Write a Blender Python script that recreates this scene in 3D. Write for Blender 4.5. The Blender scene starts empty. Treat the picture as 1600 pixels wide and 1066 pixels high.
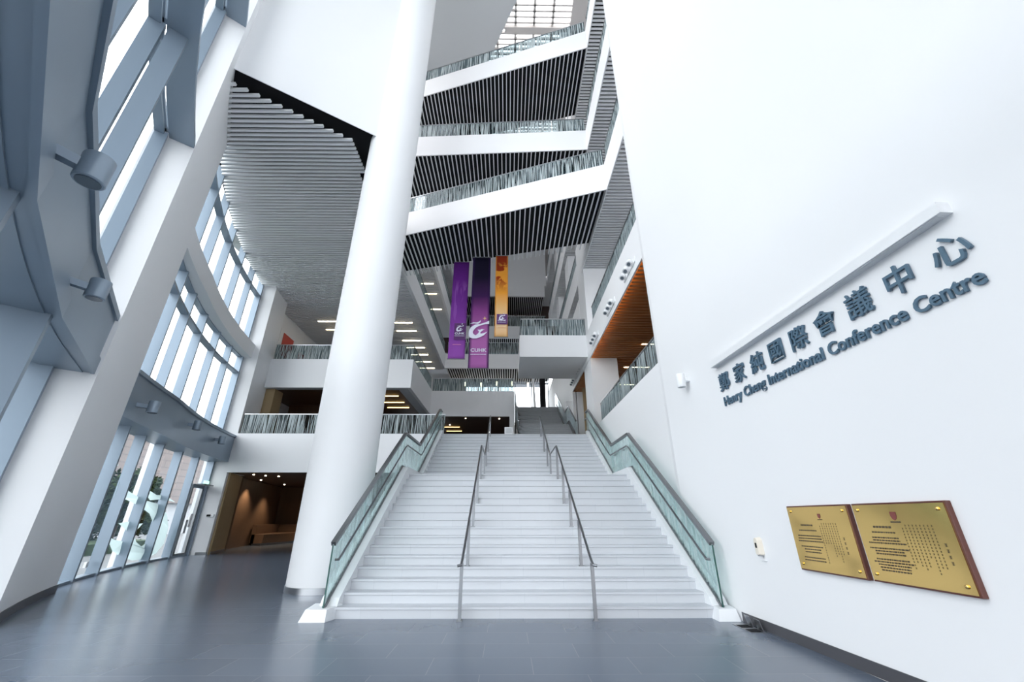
import bpy, bmesh, math, random
from mathutils import Vector, Matrix
random.seed(7)
S = bpy.context.scene
COL = S.collection
R_ = math.radians

# ------------------------------------------------------------------ camera, sky, exposure
cam_d = bpy.data.cameras.new('camera'); cam = bpy.data.objects.new('camera', cam_d); COL.objects.link(cam)
cam.location = (0, 0, 1.6); cam.rotation_euler = (R_(90 + 23.5), 0, R_(-0.6))
cam_d.sensor_width = 36; cam_d.lens = 634 * 36 / 1600; cam_d.clip_end = 300; cam_d.clip_start = 0.05
S.camera = cam
w = bpy.data.worlds.new('overcast_sky'); S.world = w; w.use_nodes = True
wn = w.node_tree.nodes; wl = w.node_tree.links
bg = wn['Background']
tc = wn.new('ShaderNodeTexCoord'); sx = wn.new('ShaderNodeSeparateXYZ'); rp = wn.new('ShaderNodeValToRGB')
wl.new(tc.outputs['Generated'], sx.inputs[0]); wl.new(sx.outputs['Z'], rp.inputs[0]); wl.new(rp.outputs[0], bg.inputs[0])
rp.color_ramp.elements[0].position = 0.0; rp.color_ramp.elements[0].color = (0.90, 0.895, 0.915, 1)
rp.color_ramp.elements[1].position = 0.6; rp.color_ramp.elements[1].color = (0.95, 0.945, 0.965, 1)
bg.inputs[1].default_value = 1.0
S.view_settings.view_transform = 'Standard'; S.view_settings.look = 'None'
S.view_settings.gamma = 1; S.view_settings.use_curve_mapping = False
S.view_settings.exposure = 2.58
S.cycles.max_bounces = 10; S.cycles.diffuse_bounces = 6; S.cycles.glossy_bounces = 4
S.cycles.transmission_bounces = 6; S.cycles.transparent_max_bounces = 24
S.cycles.caustics_reflective = False; S.cycles.caustics_refractive = False
S.cycles.use_denoising = True

# ------------------------------------------------------------------ materials
def mat(name, col, rough=0.5, metal=0.0, spec=0.5, emit=None, estr=1.0, var=0.0, vscale=(1, 1, 1)):
    m = bpy.data.materials.new(name); m.use_nodes = True
    b = m.node_tree.nodes['Principled BSDF']
    b.inputs['Base Color'].default_value = (*col, 1); b.inputs['Roughness'].default_value = rough
    b.inputs['Metallic'].default_value = metal; b.inputs['Specular IOR Level'].default_value = spec
    if emit:
        b.inputs['Emission Color'].default_value = (*emit, 1); b.inputs['Emission Strength'].default_value = estr
    if var:
        n = m.node_tree.nodes; l = m.node_tree.links
        t = n.new('ShaderNodeTexCoord'); mp = n.new('ShaderNodeMapping'); mp.inputs['Scale'].default_value = vscale
        nz = n.new('ShaderNodeTexNoise'); nz.inputs['Scale'].default_value = 1.0; nz.inputs['Detail'].default_value = 4
        mx = n.new('ShaderNodeMix'); mx.data_type = 'RGBA'
        mx.inputs[6].default_value = (*[c * (1 - var) for c in col], 1); mx.inputs[7].default_value = (*[min(1, c * (1 + var)) for c in col], 1)
        l.new(t.outputs['Object'], mp.inputs[0]); l.new(mp.outputs[0], nz.inputs[0]); l.new(nz.outputs[0], mx.inputs[0]); l.new(mx.outputs[2], b.inputs['Base Color'])
    return m

def brick_mat(name, col, mortar, scale_axes, bw, bh, mort=0.004, rough=0.3, spec=0.5, var=0.04, offset=0.5, uvz=False):
    """tiles laid in object space: axes picks which two object axes carry the tile pattern"""
    m = mat(name, col, rough, 0, spec)
    n = m.node_tree.nodes; l = m.node_tree.links; b = n['Principled BSDF']
    t = n.new('ShaderNodeTexCoord'); s = n.new('ShaderNodeSeparateXYZ'); c = n.new('ShaderNodeCombineXYZ')
    l.new(t.outputs['Object'], s.inputs[0])
    l.new(s.outputs[scale_axes[0]], c.inputs[0]); l.new(s.outputs[scale_axes[1]], c.inputs[1])
    br = n.new('ShaderNodeTexBrick'); br.inputs['Scale'].default_value = 1; br.inputs['Brick Width'].default_value = bw
    br.inputs['Row Height'].default_value = bh; br.inputs['Mortar Size'].default_value = mort; br.offset = offset
    br.inputs['Color1'].default_value = (*[x * (1 - var) for x in col], 1); br.inputs['Color2'].default_value = (*[min(1, x * (1 + var)) for x in col], 1)
    br.inputs['Mortar'].default_value = (*mortar, 1)
    l.new(c.outputs[0], br.inputs[0]); l.new(br.outputs['Color'], b.inputs['Base Color'])
    nz = n.new('ShaderNodeTexNoise'); nz.inputs['Scale'].default_value = 3; nz.inputs['Detail'].default_value = 6
    rr = n.new('ShaderNodeMapRange'); rr.inputs[3].default_value = rough - 0.02; rr.inputs[4].default_value = rough + 0.03
    l.new(t.outputs['Object'], nz.inputs[0]); l.new(nz.outputs[0], rr.inputs[0]); l.new(rr.outputs[0], b.inputs['Roughness'])
    return m

def glass_mat(name, tint, refl=0.6, frit=None, fcol=(0.6, 0.7, 0.7), fu=30.0, fv=2.0, thr=0.5, fop=0.9, dots=False):
    """thin glass: tinted see-through plus mirror sheen; frit = printed stripes in the panel's own metres"""
    m = bpy.data.materials.new(name); m.use_nodes = True
    n = m.node_tree.nodes; l = m.node_tree.links; n.clear()
    out = n.new('ShaderNodeOutputMaterial'); tr = n.new('ShaderNodeBsdfTransparent'); tr.inputs[0].default_value = (*tint, 1)
    gl = n.new('ShaderNodeBsdfGlossy'); gl.inputs['Roughness'].default_value = 0.02; gl.inputs[0].default_value = (0.9, 0.97, 1, 1)
    fr = n.new('ShaderNodeFresnel'); fr.inputs[0].default_value = 1.45
    mu = n.new('ShaderNodeMath'); mu.operation = 'MULTIPLY'; mu.inputs[1].default_value = refl * 0.6
    l.new(fr.outputs[0], mu.inputs[0])
    mx = n.new('ShaderNodeMixShader'); l.new(mu.outputs[0], mx.inputs[0]); l.new(tr.outputs[0], mx.inputs[1]); l.new(gl.outputs[0], mx.inputs[2])
    last = mx
    if frit:
        t = n.new('ShaderNodeTexCoord'); mp = n.new('ShaderNodeMapping'); mp.inputs['Scale'].default_value = (fu, fv, 1)
        nz = n.new('ShaderNodeTexNoise'); nz.inputs['Scale'].default_value = 1; nz.inputs['Detail'].default_value = 1.0
        cr = n.new('ShaderNodeValToRGB'); cr.color_ramp.interpolation = 'LINEAR'
        cr.color_ramp.elements[0].position = thr - 0.02; cr.color_ramp.elements[0].color = (0, 0, 0, 1)
        cr.color_ramp.elements[1].position = thr + 0.02; cr.color_ramp.elements[1].color = (fop, fop, fop, 1)
        l.new(t.outputs['UV'], mp.inputs[0]); l.new(mp.outputs[0], nz.inputs[0]); l.new(nz.outputs[0], cr.inputs[0])
        df = n.new('ShaderNodeBsdfDiffuse'); df.inputs[0].default_value = (*fcol, 1)
        tl = n.new('ShaderNodeBsdfTranslucent'); tl.inputs[0].default_value = (*fcol, 1)
        m3 = n.new('ShaderNodeMixShader'); m3.inputs[0].default_value = 0.12; l.new(df.outputs[0], m3.inputs[1]); l.new(tl.outputs[0], m3.inputs[2])
        m2 = n.new('ShaderNodeMixShader'); l.new(cr.outputs[0], m2.inputs[0]); l.new(mx.outputs[0], m2.inputs[1]); l.new(m3.outputs[0], m2.inputs[2])
        last = m2
    l.new(last.outputs[0], out.inputs[0])
    return m

M = {}
M['white'] = mat('white_paint', (0.85, 0.855, 0.865), 0.55, spec=0.3, var=0.012, vscale=(0.4, 0.4, 0.4))
M['white_metal'] = mat('white_metal', (0.84, 0.85, 0.86), 0.35)
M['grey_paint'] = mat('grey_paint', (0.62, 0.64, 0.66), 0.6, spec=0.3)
M['blue_metal'] = mat('blue_grey_metal', (0.27, 0.335, 0.405), 0.36, metal=0.35, var=0.03, vscale=(2, 2, 0.3))
M['slat'] = mat('aluminium_slat', (0.82, 0.83, 0.84), 0.45)
M['slat_thin'] = mat('pale_thin_slat', (0.78, 0.80, 0.82), 0.4)
M['black'] = mat('black_plenum', (0.012, 0.012, 0.014), 0.8, spec=0.2)
M['dark_skirt'] = mat('dark_skirting', (0.10, 0.10, 0.11), 0.4, metal=0.3)
M['floor'] = brick_mat('grey_floor_tile', (0.105, 0.132, 0.178), (0.16, 0.185, 0.23), (0, 1), 1.2, 0.6, 0.004, 0.24, 0.6, 0.05, 0.5)
M['stone'] = brick_mat('white_stair_stone', (0.57, 0.59, 0.62), (0.48, 0.505, 0.54), (0, 2), 1.2, 0.175, 0.003, 0.3, 0.5, 0.02, 0.37)
M['stone_top'] = mat('white_stringer_stone', (0.78, 0.80, 0.82), 0.35)
M['steel'] = mat('brushed_steel', (0.42, 0.43, 0.45), 0.3, metal=1.0)
M['satin_steel'] = mat('satin_steel', (0.21, 0.22, 0.235), 0.32, metal=0.9)
M['lamp_glow'] = mat('small_lamp_glow', (1, 0.9, 0.75), 0.5, emit=(1.0, 0.82, 0.55), estr=1.2)
M['glass_edge'] = mat('dark_green_glass_edge', (0.03, 0.10, 0.085), 0.2)
M['dark_steel'] = mat('dark_steel', (0.22, 0.23, 0.24), 0.3, metal=0.9)
M['brass'] = mat('polished_brass', (0.80, 0.55, 0.20), 0.12, metal=1.0, var=0.05, vscale=(3, 3, 3))
M['mahogany'] = mat('mahogany_board', (0.11, 0.035, 0.025), 0.3, var=0.2, vscale=(2, 2, 30))
M['ink'] = mat('dark_engraving', (0.07, 0.05, 0.03), 0.5)
M['letter'] = mat('slate_blue_letter', (0.075, 0.14, 0.20), 0.4)
M['wood'] = mat('brown_wood_slat', (0.52, 0.21, 0.07), 0.45, var=0.25, vscale=(0.6, 12, 8))
M['wood_dark'] = mat('brown_wood_panel', (0.13, 0.055, 0.03), 0.45, var=0.2, vscale=(6, 6, 0.5))
M['wood_tan'] = mat('tan_wood_panel', (0.40, 0.29, 0.16), 0.5, var=0.06, vscale=(6, 6, 0.5))
M['wood_room'] = mat('walnut_wall_panel', (0.17, 0.10, 0.06), 0.45, var=0.15, vscale=(5, 5, 0.6))
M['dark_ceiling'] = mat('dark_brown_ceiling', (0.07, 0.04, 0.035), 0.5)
M['glass'] = glass_mat('clear_glass', (0.90, 0.95, 0.96))
M['glass_out'] = glass_mat('facade_glass', (0.94, 0.97, 0.98), 0.35)
M['frit'] = glass_mat('reed_printed_glass', (0.50, 0.57, 0.59), 0.3, True, (0.50, 0.56, 0.57), 27, 0.55, 0.52, 0.95)
M['green'] = glass_mat('green_stair_glass', (0.86, 0.94, 0.93), 0.5, True, (0.72, 0.81, 0.81), 40, 1.6, 0.54, 0.5)
M['warm'] = mat('warm_light_diffuser', (1, 0.85, 0.6), 0.5, emit=(1.0, 0.80, 0.52), estr=3.0)
M['amber'] = mat('amber_light_diffuser', (1, 0.7, 0.3), 0.5, emit=(1.0, 0.60, 0.18), estr=1.5)
M['spot'] = mat('small_downlight_lens', (1, 0.9, 0.75), 0.5, emit=(1.0, 0.85, 0.6), estr=4.0)
M['lens'] = mat('dark_lamp_lens', (0.12, 0.15, 0.18), 0.1)
M['cream'] = mat('cream_plastic', (0.80, 0.74, 0.64), 0.4)
M['foliage'] = mat('tree_foliage', (0.03, 0.05, 0.018), 0.8, spec=0.1, var=0.6, vscale=(3, 3, 3))
M['bark'] = mat('tree_bark', (0.10, 0.08, 0.06), 0.8, var=0.3, vscale=(8, 8, 2))
M['paving'] = brick_mat('outdoor_paving', (0.19, 0.195, 0.20), (0.13, 0.13, 0.13), (0, 1), 0.8, 0.8, 0.01, 0.7)
M['facade_tile'] = brick_mat('pinkish_facade_tile', (0.21, 0.175, 0.165), (0.15, 0.13, 0.13), (1, 2), 2.4, 0.8, 0.06, 0.7)
M['lawn'] = mat('clipped_grass', (0.05, 0.09, 0.03), 0.9, var=0.4, vscale=(4, 4, 4))
M['frost'] = mat('frosted_film', (0.60, 0.72, 0.73), 0.6)
def film(name, col):
    m = bpy.data.materials.new(name); m.use_nodes = True; n = m.node_tree.nodes; l = m.node_tree.links; n.clear()
    o = n.new('ShaderNodeOutputMaterial'); t = n.new('ShaderNodeBsdfTranslucent'); t.inputs[0].default_value = (*col, 1); d = n.new('ShaderNodeBsdfDiffuse'); d.inputs[0].default_value = (*col, 1)
    x = n.new('ShaderNodeMixShader'); x.inputs[0].default_value = .7; l.new(d.outputs[0], x.inputs[1]); l.new(t.outputs[0], x.inputs[2]); l.new(x.outputs[0], o.inputs[0]); return m
M['frost'] = film('frosted_film', (0.62, 0.76, 0.76))
M['exit'] = mat('exit_sign_face', (0.35, 0.65, 0.5), 0.4, emit=(0.3, 0.75, 0.55), estr=0.4)
M['paper'] = mat('white_paper', (0.85, 0.86, 0.88), 0.6)
M['red'] = mat('red_print', (0.55, 0.07, 0.05), 0.5)
M['emblem'] = mat('pale_lilac_print', (0.80, 0.80, 0.92), 0.6)
M['gold_print'] = mat('gold_print', (0.9, 0.55, 0.3), 0.6)
M['plum'] = mat('plum_print', (0.10, 0.02, 0.14), 0.6)
M['crest'] = mat('crest_enamel', (0.22, 0.06, 0.05), 0.4)
M['pink_line'] = mat('pink_print', (0.75, 0.25, 0.55), 0.6)
M['grey_concrete'] = mat('grey_concrete', (0.42, 0.43, 0.45), 0.6, var=0.05, vscale=(1, 1, 1))
M['shaded_grey_stone'] = mat('shaded_grey_stair_stone', (0.26, 0.27, 0.28), 0.35)  # far stair stone, its grey darkened to stand in for shade
M['beige'] = mat('beige_plaster', (0.62, 0.59, 0.57), 0.6)

def banner_mat(name, stops, swirl=None, edge=None):
    """cloth printed top to bottom with a colour run (UV v) and dark or bright side bands"""
    m = mat(name, (0.5, 0.2, 0.5), 0.65, spec=0.2); n = m.node_tree.nodes; l = m.node_tree.links; b = n['Principled BSDF']
    t = n.new('ShaderNodeTexCoord'); s = n.new('ShaderNodeSeparateXYZ'); l.new(t.outputs['UV'], s.inputs[0])
    cr = n.new('ShaderNodeValToRGB'); l.new(s.outputs[1], cr.inputs[0])
    e = cr.color_ramp.elements
    while len(e) < len(stops): e.new(0.5)
    for el, (p, c) in zip(e, stops): el.position = p; el.color = (*c, 1)
    src = cr.outputs[0]
    if edge:
        c2 = n.new('ShaderNodeValToRGB'); l.new(s.outputs[0], c2.inputs[0]); k = c2.color_ramp.elements
        k[0].position = 0.0; k[0].color = (1, 1, 1, 1); k[1].position = 1.0; k[1].color = (1, 1, 1, 1)
        a = k.new(edge[1]); a.color = (0, 0, 0, 1); a2 = k.new(edge[2]); a2.color = (0, 0, 0, 1)
        mx = n.new('ShaderNodeMix'); mx.data_type = 'RGBA'; l.new(c2.outputs[0], mx.inputs[0]); l.new(src, mx.inputs[6]); mx.inputs[7].default_value = (*edge[0], 1)
        src = mx.outputs[2]
    if swirl:
        nz = n.new('ShaderNodeTexNoise'); mp = n.new('ShaderNodeMapping'); mp.inputs['Scale'].default_value = swirl[1]; mp.inputs['Rotation'].default_value = (0, 0, swirl[3])
        nz.inputs['Scale'].default_value = 1; nz.inputs['Detail'].default_value = 3; nz.inputs['Distortion'].default_value = 1.2
        l.new(t.outputs['UV'], mp.inputs[0]); l.new(mp.outputs[0], nz.inputs[0])
        c3 = n.new('ShaderNodeValToRGB'); l.new(nz.outputs[0], c3.inputs[0]); c3.color_ramp.elements[0].position = swirl[2] - .02; c3.color_ramp.elements[1].position = swirl[2] + .02
        # the swirl sits in one stretch of the cloth
        c4 = n.new('ShaderNodeValToRGB'); l.new(s.outputs[1], c4.inputs[0]); q = c4.color_ramp.elements
        q[0].position = 0.0; q[0].color = (0, 0, 0, 1); q[1].position = 1.0; q[1].color = (0, 0, 0, 1)
        for p, v in ((swirl[4], 0), (swirl[4] + .08, swirl[6]), (swirl[5] - .08, swirl[6]), (swirl[5], 0)):
            z = q.new(p); z.color = (v, v, v, 1)
        mu = n.new('ShaderNodeMath'); mu.operation = 'MULTIPLY'; l.new(c3.outputs[0], mu.inputs[0]); l.new(c4.outputs[0], mu.inputs[1])
        m4 = n.new('ShaderNodeMix'); m4.data_type = 'RGBA'; l.new(mu.outputs[0], m4.inputs[0]); l.new(src, m4.inputs[6]); m4.inputs[7].default_value = (*swirl[0], 1)
        src = m4.outputs[2]
    l.new(src, b.inputs['Base Color'])
    tl = n.new('ShaderNodeBsdfTranslucent'); l.new(src, tl.inputs[0]); ms = n.new('ShaderNodeMixShader'); ms.inputs[0].default_value = 0.35
    o = n['Material Output']; l.new(b.outputs[0], ms.inputs[1]); l.new(tl.outputs[0], ms.inputs[2]); l.new(ms.outputs[0], o.inputs[0])
    return m

# ------------------------------------------------------------------ mesh helpers
class MB:
    def __init__(s): s.v = []; s.f = []; s.uv = []          # uv: list of per-face uv lists or None
    def face(s, pts, uv=None):
        i = len(s.v); s.v += [tuple(p) for p in pts]; s.f.append(tuple(range(i, i + len(pts)))); s.uv.append(uv)
    def hexa(s, b, t):
        """b, t: matching bottom and top loops (counter-clockwise seen from above)"""
        n = len(b); i = len(s.v); s.v += [tuple(p) for p in b] + [tuple(p) for p in t]
        s.f.append(tuple(i + k for k in reversed(range(n)))); s.uv.append(None)
        s.f.append(tuple(i + n + k for k in range(n))); s.uv.append(None)
        for k in range(n):
            k2 = (k + 1) % n; s.f.append((i + k, i + k2, i + n + k2, i + n + k)); s.uv.append(None)
        return s
    def box(s, x0, y0, z0, x1, y1, z1):
        b = [(x0, y0), (x1, y0), (x1, y1), (x0, y1)]
        return s.hexa([(*p, z0) for p in b], [(*p, z1) for p in b])
    def prism(s, poly, z0, z1):
        a = sum(poly[i][0] * poly[(i + 1) % len(poly)][1] - poly[(i + 1) % len(poly)][0] * poly[i][1] for i in range(len(poly)))
        if a < 0: poly = poly[::-1]
        return s.hexa([(*p, z0) for p in poly], [(*p, z1) for p in poly])
    def profile_x(s, prof, x0, x1):
        """(y, z) outline pushed along x"""
        a = sum(prof[i][0] * prof[(i + 1) % len(prof)][1] - prof[(i + 1) % len(prof)][0] * prof[i][1] for i in range(len(prof)))
        if a < 0: prof = prof[::-1]
        return s.hexa([(x0, *p) for p in prof], [(x1, *p) for p in prof])
    def bar(s, p, q, wx, wz, up=(0, 0, 1)):
        """rectangular bar from p to q"""
        p = Vector(p); q = Vector(q); d = (q - p).normalized(); u = Vector(up)
        if abs(d.dot(u)) > .98: u = Vector((0, 1, 0))
        sd = d.cross(u).normalized() * wx / 2; u = sd.cross(d).normalized() * wz / 2
        L = lambda c: [c - sd - u, c + sd - u, c + sd + u, c - sd + u]
        return s.hexa(L(p), L(q))
    def tube(s, path, r, n=10, cap=True):
        path = [Vector(p) for p in path]; rings = []
        for i, p in enumerate(path):
            d = (path[min(i + 1, len(path) - 1)] - path[max(i - 1, 0)]).normalized()
            u = Vector((0, 0, 1)) if abs(d.z) < .95 else Vector((0, 1, 0))
            a = d.cross(u).normalized(); b = a.cross(d).normalized(); rr = r[i] if isinstance(r, (list, tuple)) else r
            k = len(s.v); s.v += [tuple(p + a * rr * math.cos(t) + b * rr * math.sin(t)) for t in (2 * math.pi * j / n for j in range(n))]; rings.append(k)
        for k, k2 in zip(rings, rings[1:]):
            for j in range(n): s.f.append((k + j, k + (j + 1) % n, k2 + (j + 1) % n, k2 + j)); s.uv.append(None)
        if cap:
            s.f.append(tuple(rings[0] + j for j in reversed(range(n)))); s.uv.append(None)
            s.f.append(tuple(rings[-1] + j for j in range(n))); s.uv.append(None)
        return s
    def lathe(s, c, prof, n=48, axis='z'):
        rings = []
        for r, z in prof:
            k = len(s.v)
            for j in range(n):
                t = 2 * math.pi * j / n; s.v.append((c[0] + r * math.cos(t), c[1] + r * math.sin(t), c[2] + z))
            rings.append(k)
        for k, k2 in zip(rings, rings[1:]):
            for j in range(n): s.f.append((k + j, k + (j + 1) % n, k2 + (j + 1) % n, k2 + j)); s.uv.append(None)
        s.f.append(tuple(rings[0] + j for j in reversed(range(n)))); s.uv.append(None)
        s.f.append(tuple(rings[-1] + j for j in range(n))); s.uv.append(None)
        return s
    def panel(s, b0, b1, t1, t0, th, u0=0.0):
        """glass panel: bottom edge b0-b1, top edge t0-t1, thickness th; UV in metres"""
        b0, b1, t1, t0 = map(Vector, (b0, b1, t1, t0)); d = Vector((b1.x - b0.x, b1.y - b0.y, 0)); L = d.length or 1
        nn = Vector((-d.y, d.x, 0)).normalized() * th / 2
        zb = min(b0.z, b1.z)
        A = [b0 - nn, b1 - nn, t1 - nn, t0 - nn]; B = [b0 + nn, b1 + nn, t1 + nn, t0 + nn]
        uv = [(u0, b0.z), (u0 + L, b1.z), (u0 + L, t1.z), (u0, t0.z)]
        s.face(A, uv); s.face(B[::-1], uv[::-1])
        for i in range(4):
            j = (i + 1) % 4; s.face([A[j], A[i], B[i], B[j]], [uv[j], uv[i], uv[i], uv[j]])
        return s
    def arc(s, a0, a1, r0, r1, z0, z1, n=None, fn=None):
        fn = fn or PP; n = n or max(1, int(abs(a1 - a0) / 1.0))
        for i in range(n + 1):
            a = a0 + (a1 - a0) * i / n
            k = len(s.v); s.v += [fn(a, r0, z0), fn(a, r1, z0), fn(a, r1, z1), fn(a, r0, z1)]
            if i:
                for j in range(4):
                    j2 = (j + 1) % 4; s.f.append((k - 4 + j, k - 4 + j2, k + j2, k + j)); s.uv.append(None)
        s.f.append((k + 0, k + 1, k + 2, k + 3)); s.uv.append(None)
        k0 = k - 4 * n; s.f.append((k0 + 3, k0 + 2, k0 + 1, k0)); s.uv.append(None)
        return s
    def build(s, name, m, parent=None, smooth=False, bevel=0.0):
        lo = [min(v[i] for v in s.v) for i in range(3)]; hi = [max(v[i] for v in s.v) for i in range(3)]
        o0 = Vector(((lo[0] + hi[0]) / 2, (lo[1] + hi[1]) / 2, lo[2]))
        me = bpy.data.meshes.new(name); me.from_pydata([tuple(Vector(v) - o0) for v in s.v], [], s.f)
        if any(u for u in s.uv):
            ly = me.uv_layers.new(name='UVMap')
            for p, u in zip(me.polygons, s.uv):
                if u:
                    for li, c in zip(p.loop_indices, u): ly.data[li].uv = c
        bm = bmesh.new(); bm.from_mesh(me)
        bmesh.ops.recalc_face_normals(bm, faces=bm.faces); bm.to_mesh(me); bm.free()
        if smooth:
            for p in me.polygons: p.use_smooth = True
            me.set_sharp_from_angle(angle=R_(35))
        me.materials.append(M[m] if isinstance(m, str) else m)
        o = bpy.data.objects.new(name, me); COL.objects.link(o)
        adopt(o, o0, parent)
        if bevel:
            b = o.modifiers.new('soft_edges', 'BEVEL'); b.width = bevel; b.segments = 2; b.limit_method = 'ANGLE'
        return o
WORLD = {}
def adopt(o, o0, parent):
    WORLD[o.name] = Vector(o0)
    if parent is not None:
        o.parent = parent; o.location = Vector(o0) - WORLD[parent.name]
    else: o.location = o0
def thing(name, loc, label, cat, group=None, kind=None):
    o = bpy.data.objects.new(name, None); COL.objects.link(o); o.empty_display_size = 0.1
    WORLD[o.name] = Vector(loc); o.location = loc; return tag(o, label, cat, group, kind)
def tag(o, label, cat, group=None, kind=None):
    o['label'] = label; o['category'] = cat
    if group: o['group'] = group
    if kind: o['kind'] = kind
    return o
def struct(o, label, cat): return tag(o, label, cat, None, 'structure')

# plan of the curved glass front: a circle about CC; the near bay drifts outward a little
CC = (15.8, 27.2)
def rr_(a): return 0.055 * (a - 39.5) if a > 39.5 else 0.0
def PP(a, r, z):
    r = r + rr_(a); return (CC[0] - r * math.cos(R_(a)), CC[1] - r * math.sin(R_(a)), z)
def clip(poly, k, val):
    """range of the other coordinate where the line coord[k]=val crosses a convex polygon"""
    xs = []
    for i in range(len(poly)):
        p, q = poly[i], poly[(i + 1) % len(poly)]
        if (p[k] - val) * (q[k] - val) < 0:
            t = (val - p[k]) / (q[k] - p[k]); xs.append(p[1 - k] + t * (q[1 - k] - p[1 - k]))
    return (min(xs), max(xs)) if len(xs) >= 2 else None
def slats(poly, run, step, wd, z0, z1, phase=0.0, ends=0.0):
    """ceiling slats running along axis run (0 = x, 1 = y) cut to the polygon"""
    k = 1 - run; mb = MB(); lo = min(p[k] for p in poly); hi = max(p[k] for p in poly); t = lo + step * (0.5 + phase)
    while t < hi:
        c = clip(poly, k, t)
        if c and c[1] - c[0] > .05:
            a, b = c[0] - ends, c[1] + ends
            if run == 0: mb.box(a, t - wd / 2, z0, b, t + wd / 2, z1)
            else: mb.box(t - wd / 2, a, z0, t + wd / 2, b, z1)
        t += step
    return mb
def text_obj(name, s, size, mtx, m, parent, depth=0.01, fat=0.0, width=None):
    c = bpy.data.curves.new(name, 'FONT'); c.body = s; c.size = size; c.extrude = depth / 2; c.offset = fat; c.resolution_u = 3
    t = bpy.data.objects.new(name + '_t', c); COL.objects.link(t); bpy.context.view_layer.update()
    me = bpy.data.meshes.new_from_object(t.evaluated_get(bpy.context.evaluated_depsgraph_get()))
    bpy.data.objects.remove(t); bpy.data.curves.remove(c)
    xs = [v.co.x for v in me.vertices]; ys = [v.co.y for v in me.vertices]
    me.transform(Matrix.Translation((-(min(xs) + max(xs)) / 2, 0 if width else -(min(ys) + max(ys)) / 2, 0)))
    if width: me.transform(Matrix.Scale(width / (max(xs) - min(xs)), 4, (1, 0, 0)))
    me.transform(mtx.to_3x3().to_4x4()); me.name = name; me.materials.clear(); me.materials.append(M[m])
    o = bpy.data.objects.new(name, me); COL.objects.link(o); adopt(o, mtx.translation, parent); return o

# ------------------------------------------------------------------ floors and ground
fl = MB().prism([(-8.2, 7.0), (-2.0, -0.2), (1.0, -6), (4.0, -6), (4.05, 9.9), (4.6, 22), (-14.0, 34), (-17.2, 34), (-16.2, 27)] + [PP(a, 31.35, 0)[:2] for a in (11, 16, 21, 26, 31)], -0.3, 0)
struct(fl.build('floor', 'floor'), 'dark grey glossy floor tiles of the entrance hall', 'floor')
struct(MB().box(-120, -60, -0.5, 60, 140, -0.31).build('ground', 'paving'), 'pale paving outside the curved glass front', 'ground')
lw = MB().prism([(-60, -5), (-21, 5), (-23, 30), (-60, 40)], -0.31, 0.25)
struct(lw.build('lawn', 'lawn'), 'green planting bed outside the curved glass front', 'lawn')
LP = [(-6, 18.6), (-3.2, 18.6), (4.1, 18.6), (9, 18.6), (9, 46), (-6, 46)]

# ------------------------------------------------------------------ right wall
WD = Vector((-0.0366, 1, 0)).normalized(); WN = Vector((-WD.y, WD.x, 0))          # along the wall; out of the wall into the hall
def WR(y, z, off=0.0):
    """point on the right wall's face at depth y, height z, off metres into the hall"""
    x = 3.97 - 0.0366 * (y - 7.82); p = Vector((x, y, z)) + WN * off; return p
wa, wb = WR(-6, 0), WR(9.72, 0)
wr = MB().prism([(wa.x, wa.y), (wb.x, wb.y), (wb.x + .05, wb.y + .27), (wb.x + .35, wb.y + .27), (wa.x + .35, wa.y)], 0, 32)
struct(wr.build('wall_right', 'white'), 'tall plain white wall carrying the sign and the brass plaques', 'wall')
a_, b_ = WR(-6, 0, .012), WR(8.05, 0, .012)
sk = MB(); sk.prism([(a_.x, a_.y), (b_.x, b_.y), (b_.x + .01, b_.y), (a_.x + .01, a_.y)], 0.0, 0.14)
struct(sk.build('baseboard_right', 'dark_skirt'), 'dark skirting along the foot of the sign wall', 'baseboard')

# ------------------------------------------------------------------ left front: piers
p1 = MB(); p1.arc(31.6, 39.25, 30.85, 31.70, 0, 32, 8)
struct(p1.build('wall_left_near', 'white'), 'broad white pier between the two bays of the glass front', 'wall')
p2 = MB(); p2.arc(10.4, 11.2, 30.35, 31.5, 0, 3.67, 1); p2.arc(7.4, 11.2, 30.35, 31.5, 3.67, 14.9, 4)
struct(p2.build('wall_left_far', 'white'), 'white pier at the far end of the curved glass front', 'wall')
bb = MB(); bb.arc(31.5, 39.35, 30.83, 30.86, 0, 0.16, 8)
struct(bb.build('baseboard_left', 'dark_skirt'), 'dark skirting along the foot of the broad white pier', 'baseboard')
bs = MB(); bs.box(-14.7, 21.22, 0, -13.9, 21.27, .12)
struct(bs.build('baseboard_far', 'steel'), 'bright steel skirting at the foot of the far pier', 'baseboard')

# ------------------------------------------------------------------ left front: windows
def window(name, label, a0, a1, angs, r0, r1, rg, z0, z1, rails=(), mw=0.11, jambs=True, mdeg=None):
    c = PP((a0 + a1) / 2, rg, z0); t = struct(thing(name, c, label, 'window'), label, 'window')
    for a in angs:
        dg = math.degrees(mw / 2 / (r0 + rr_(a)))
        MB().arc(a - dg, a + dg, r0, r1, z0, z1, 1).build('mullion', 'blue_metal', t)
    for z in rails:
        MB().arc(a0, a1, r0 + .04, r1, z - .05, z + .05).build('transom', 'blue_metal', t)
    MB().arc(a0, a1, r0 + .06, r1, z0, z0 + .07).build('sill_rail', 'blue_metal', t)
    MB().arc(a0, a1, r0 + .06, r1, z1 - .07, z1).build('head_rail', 'blue_metal', t)
    MB().arc(a0, a1, rg, rg + .012, z0, z1).build('glass_pane', 'glass_out', t)
    return t
A2 = [30.9, 28.2, 24.95, 21.35, 17.7, 14.4]
w1 = window('window_1', 'ground floor glazing of the far bay with frosted emblem on the panes', 11.2, 31.6, A2 + [11.35], 31.0, 31.3, 31.27, 0, 4.3, (), 0.12)
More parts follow.
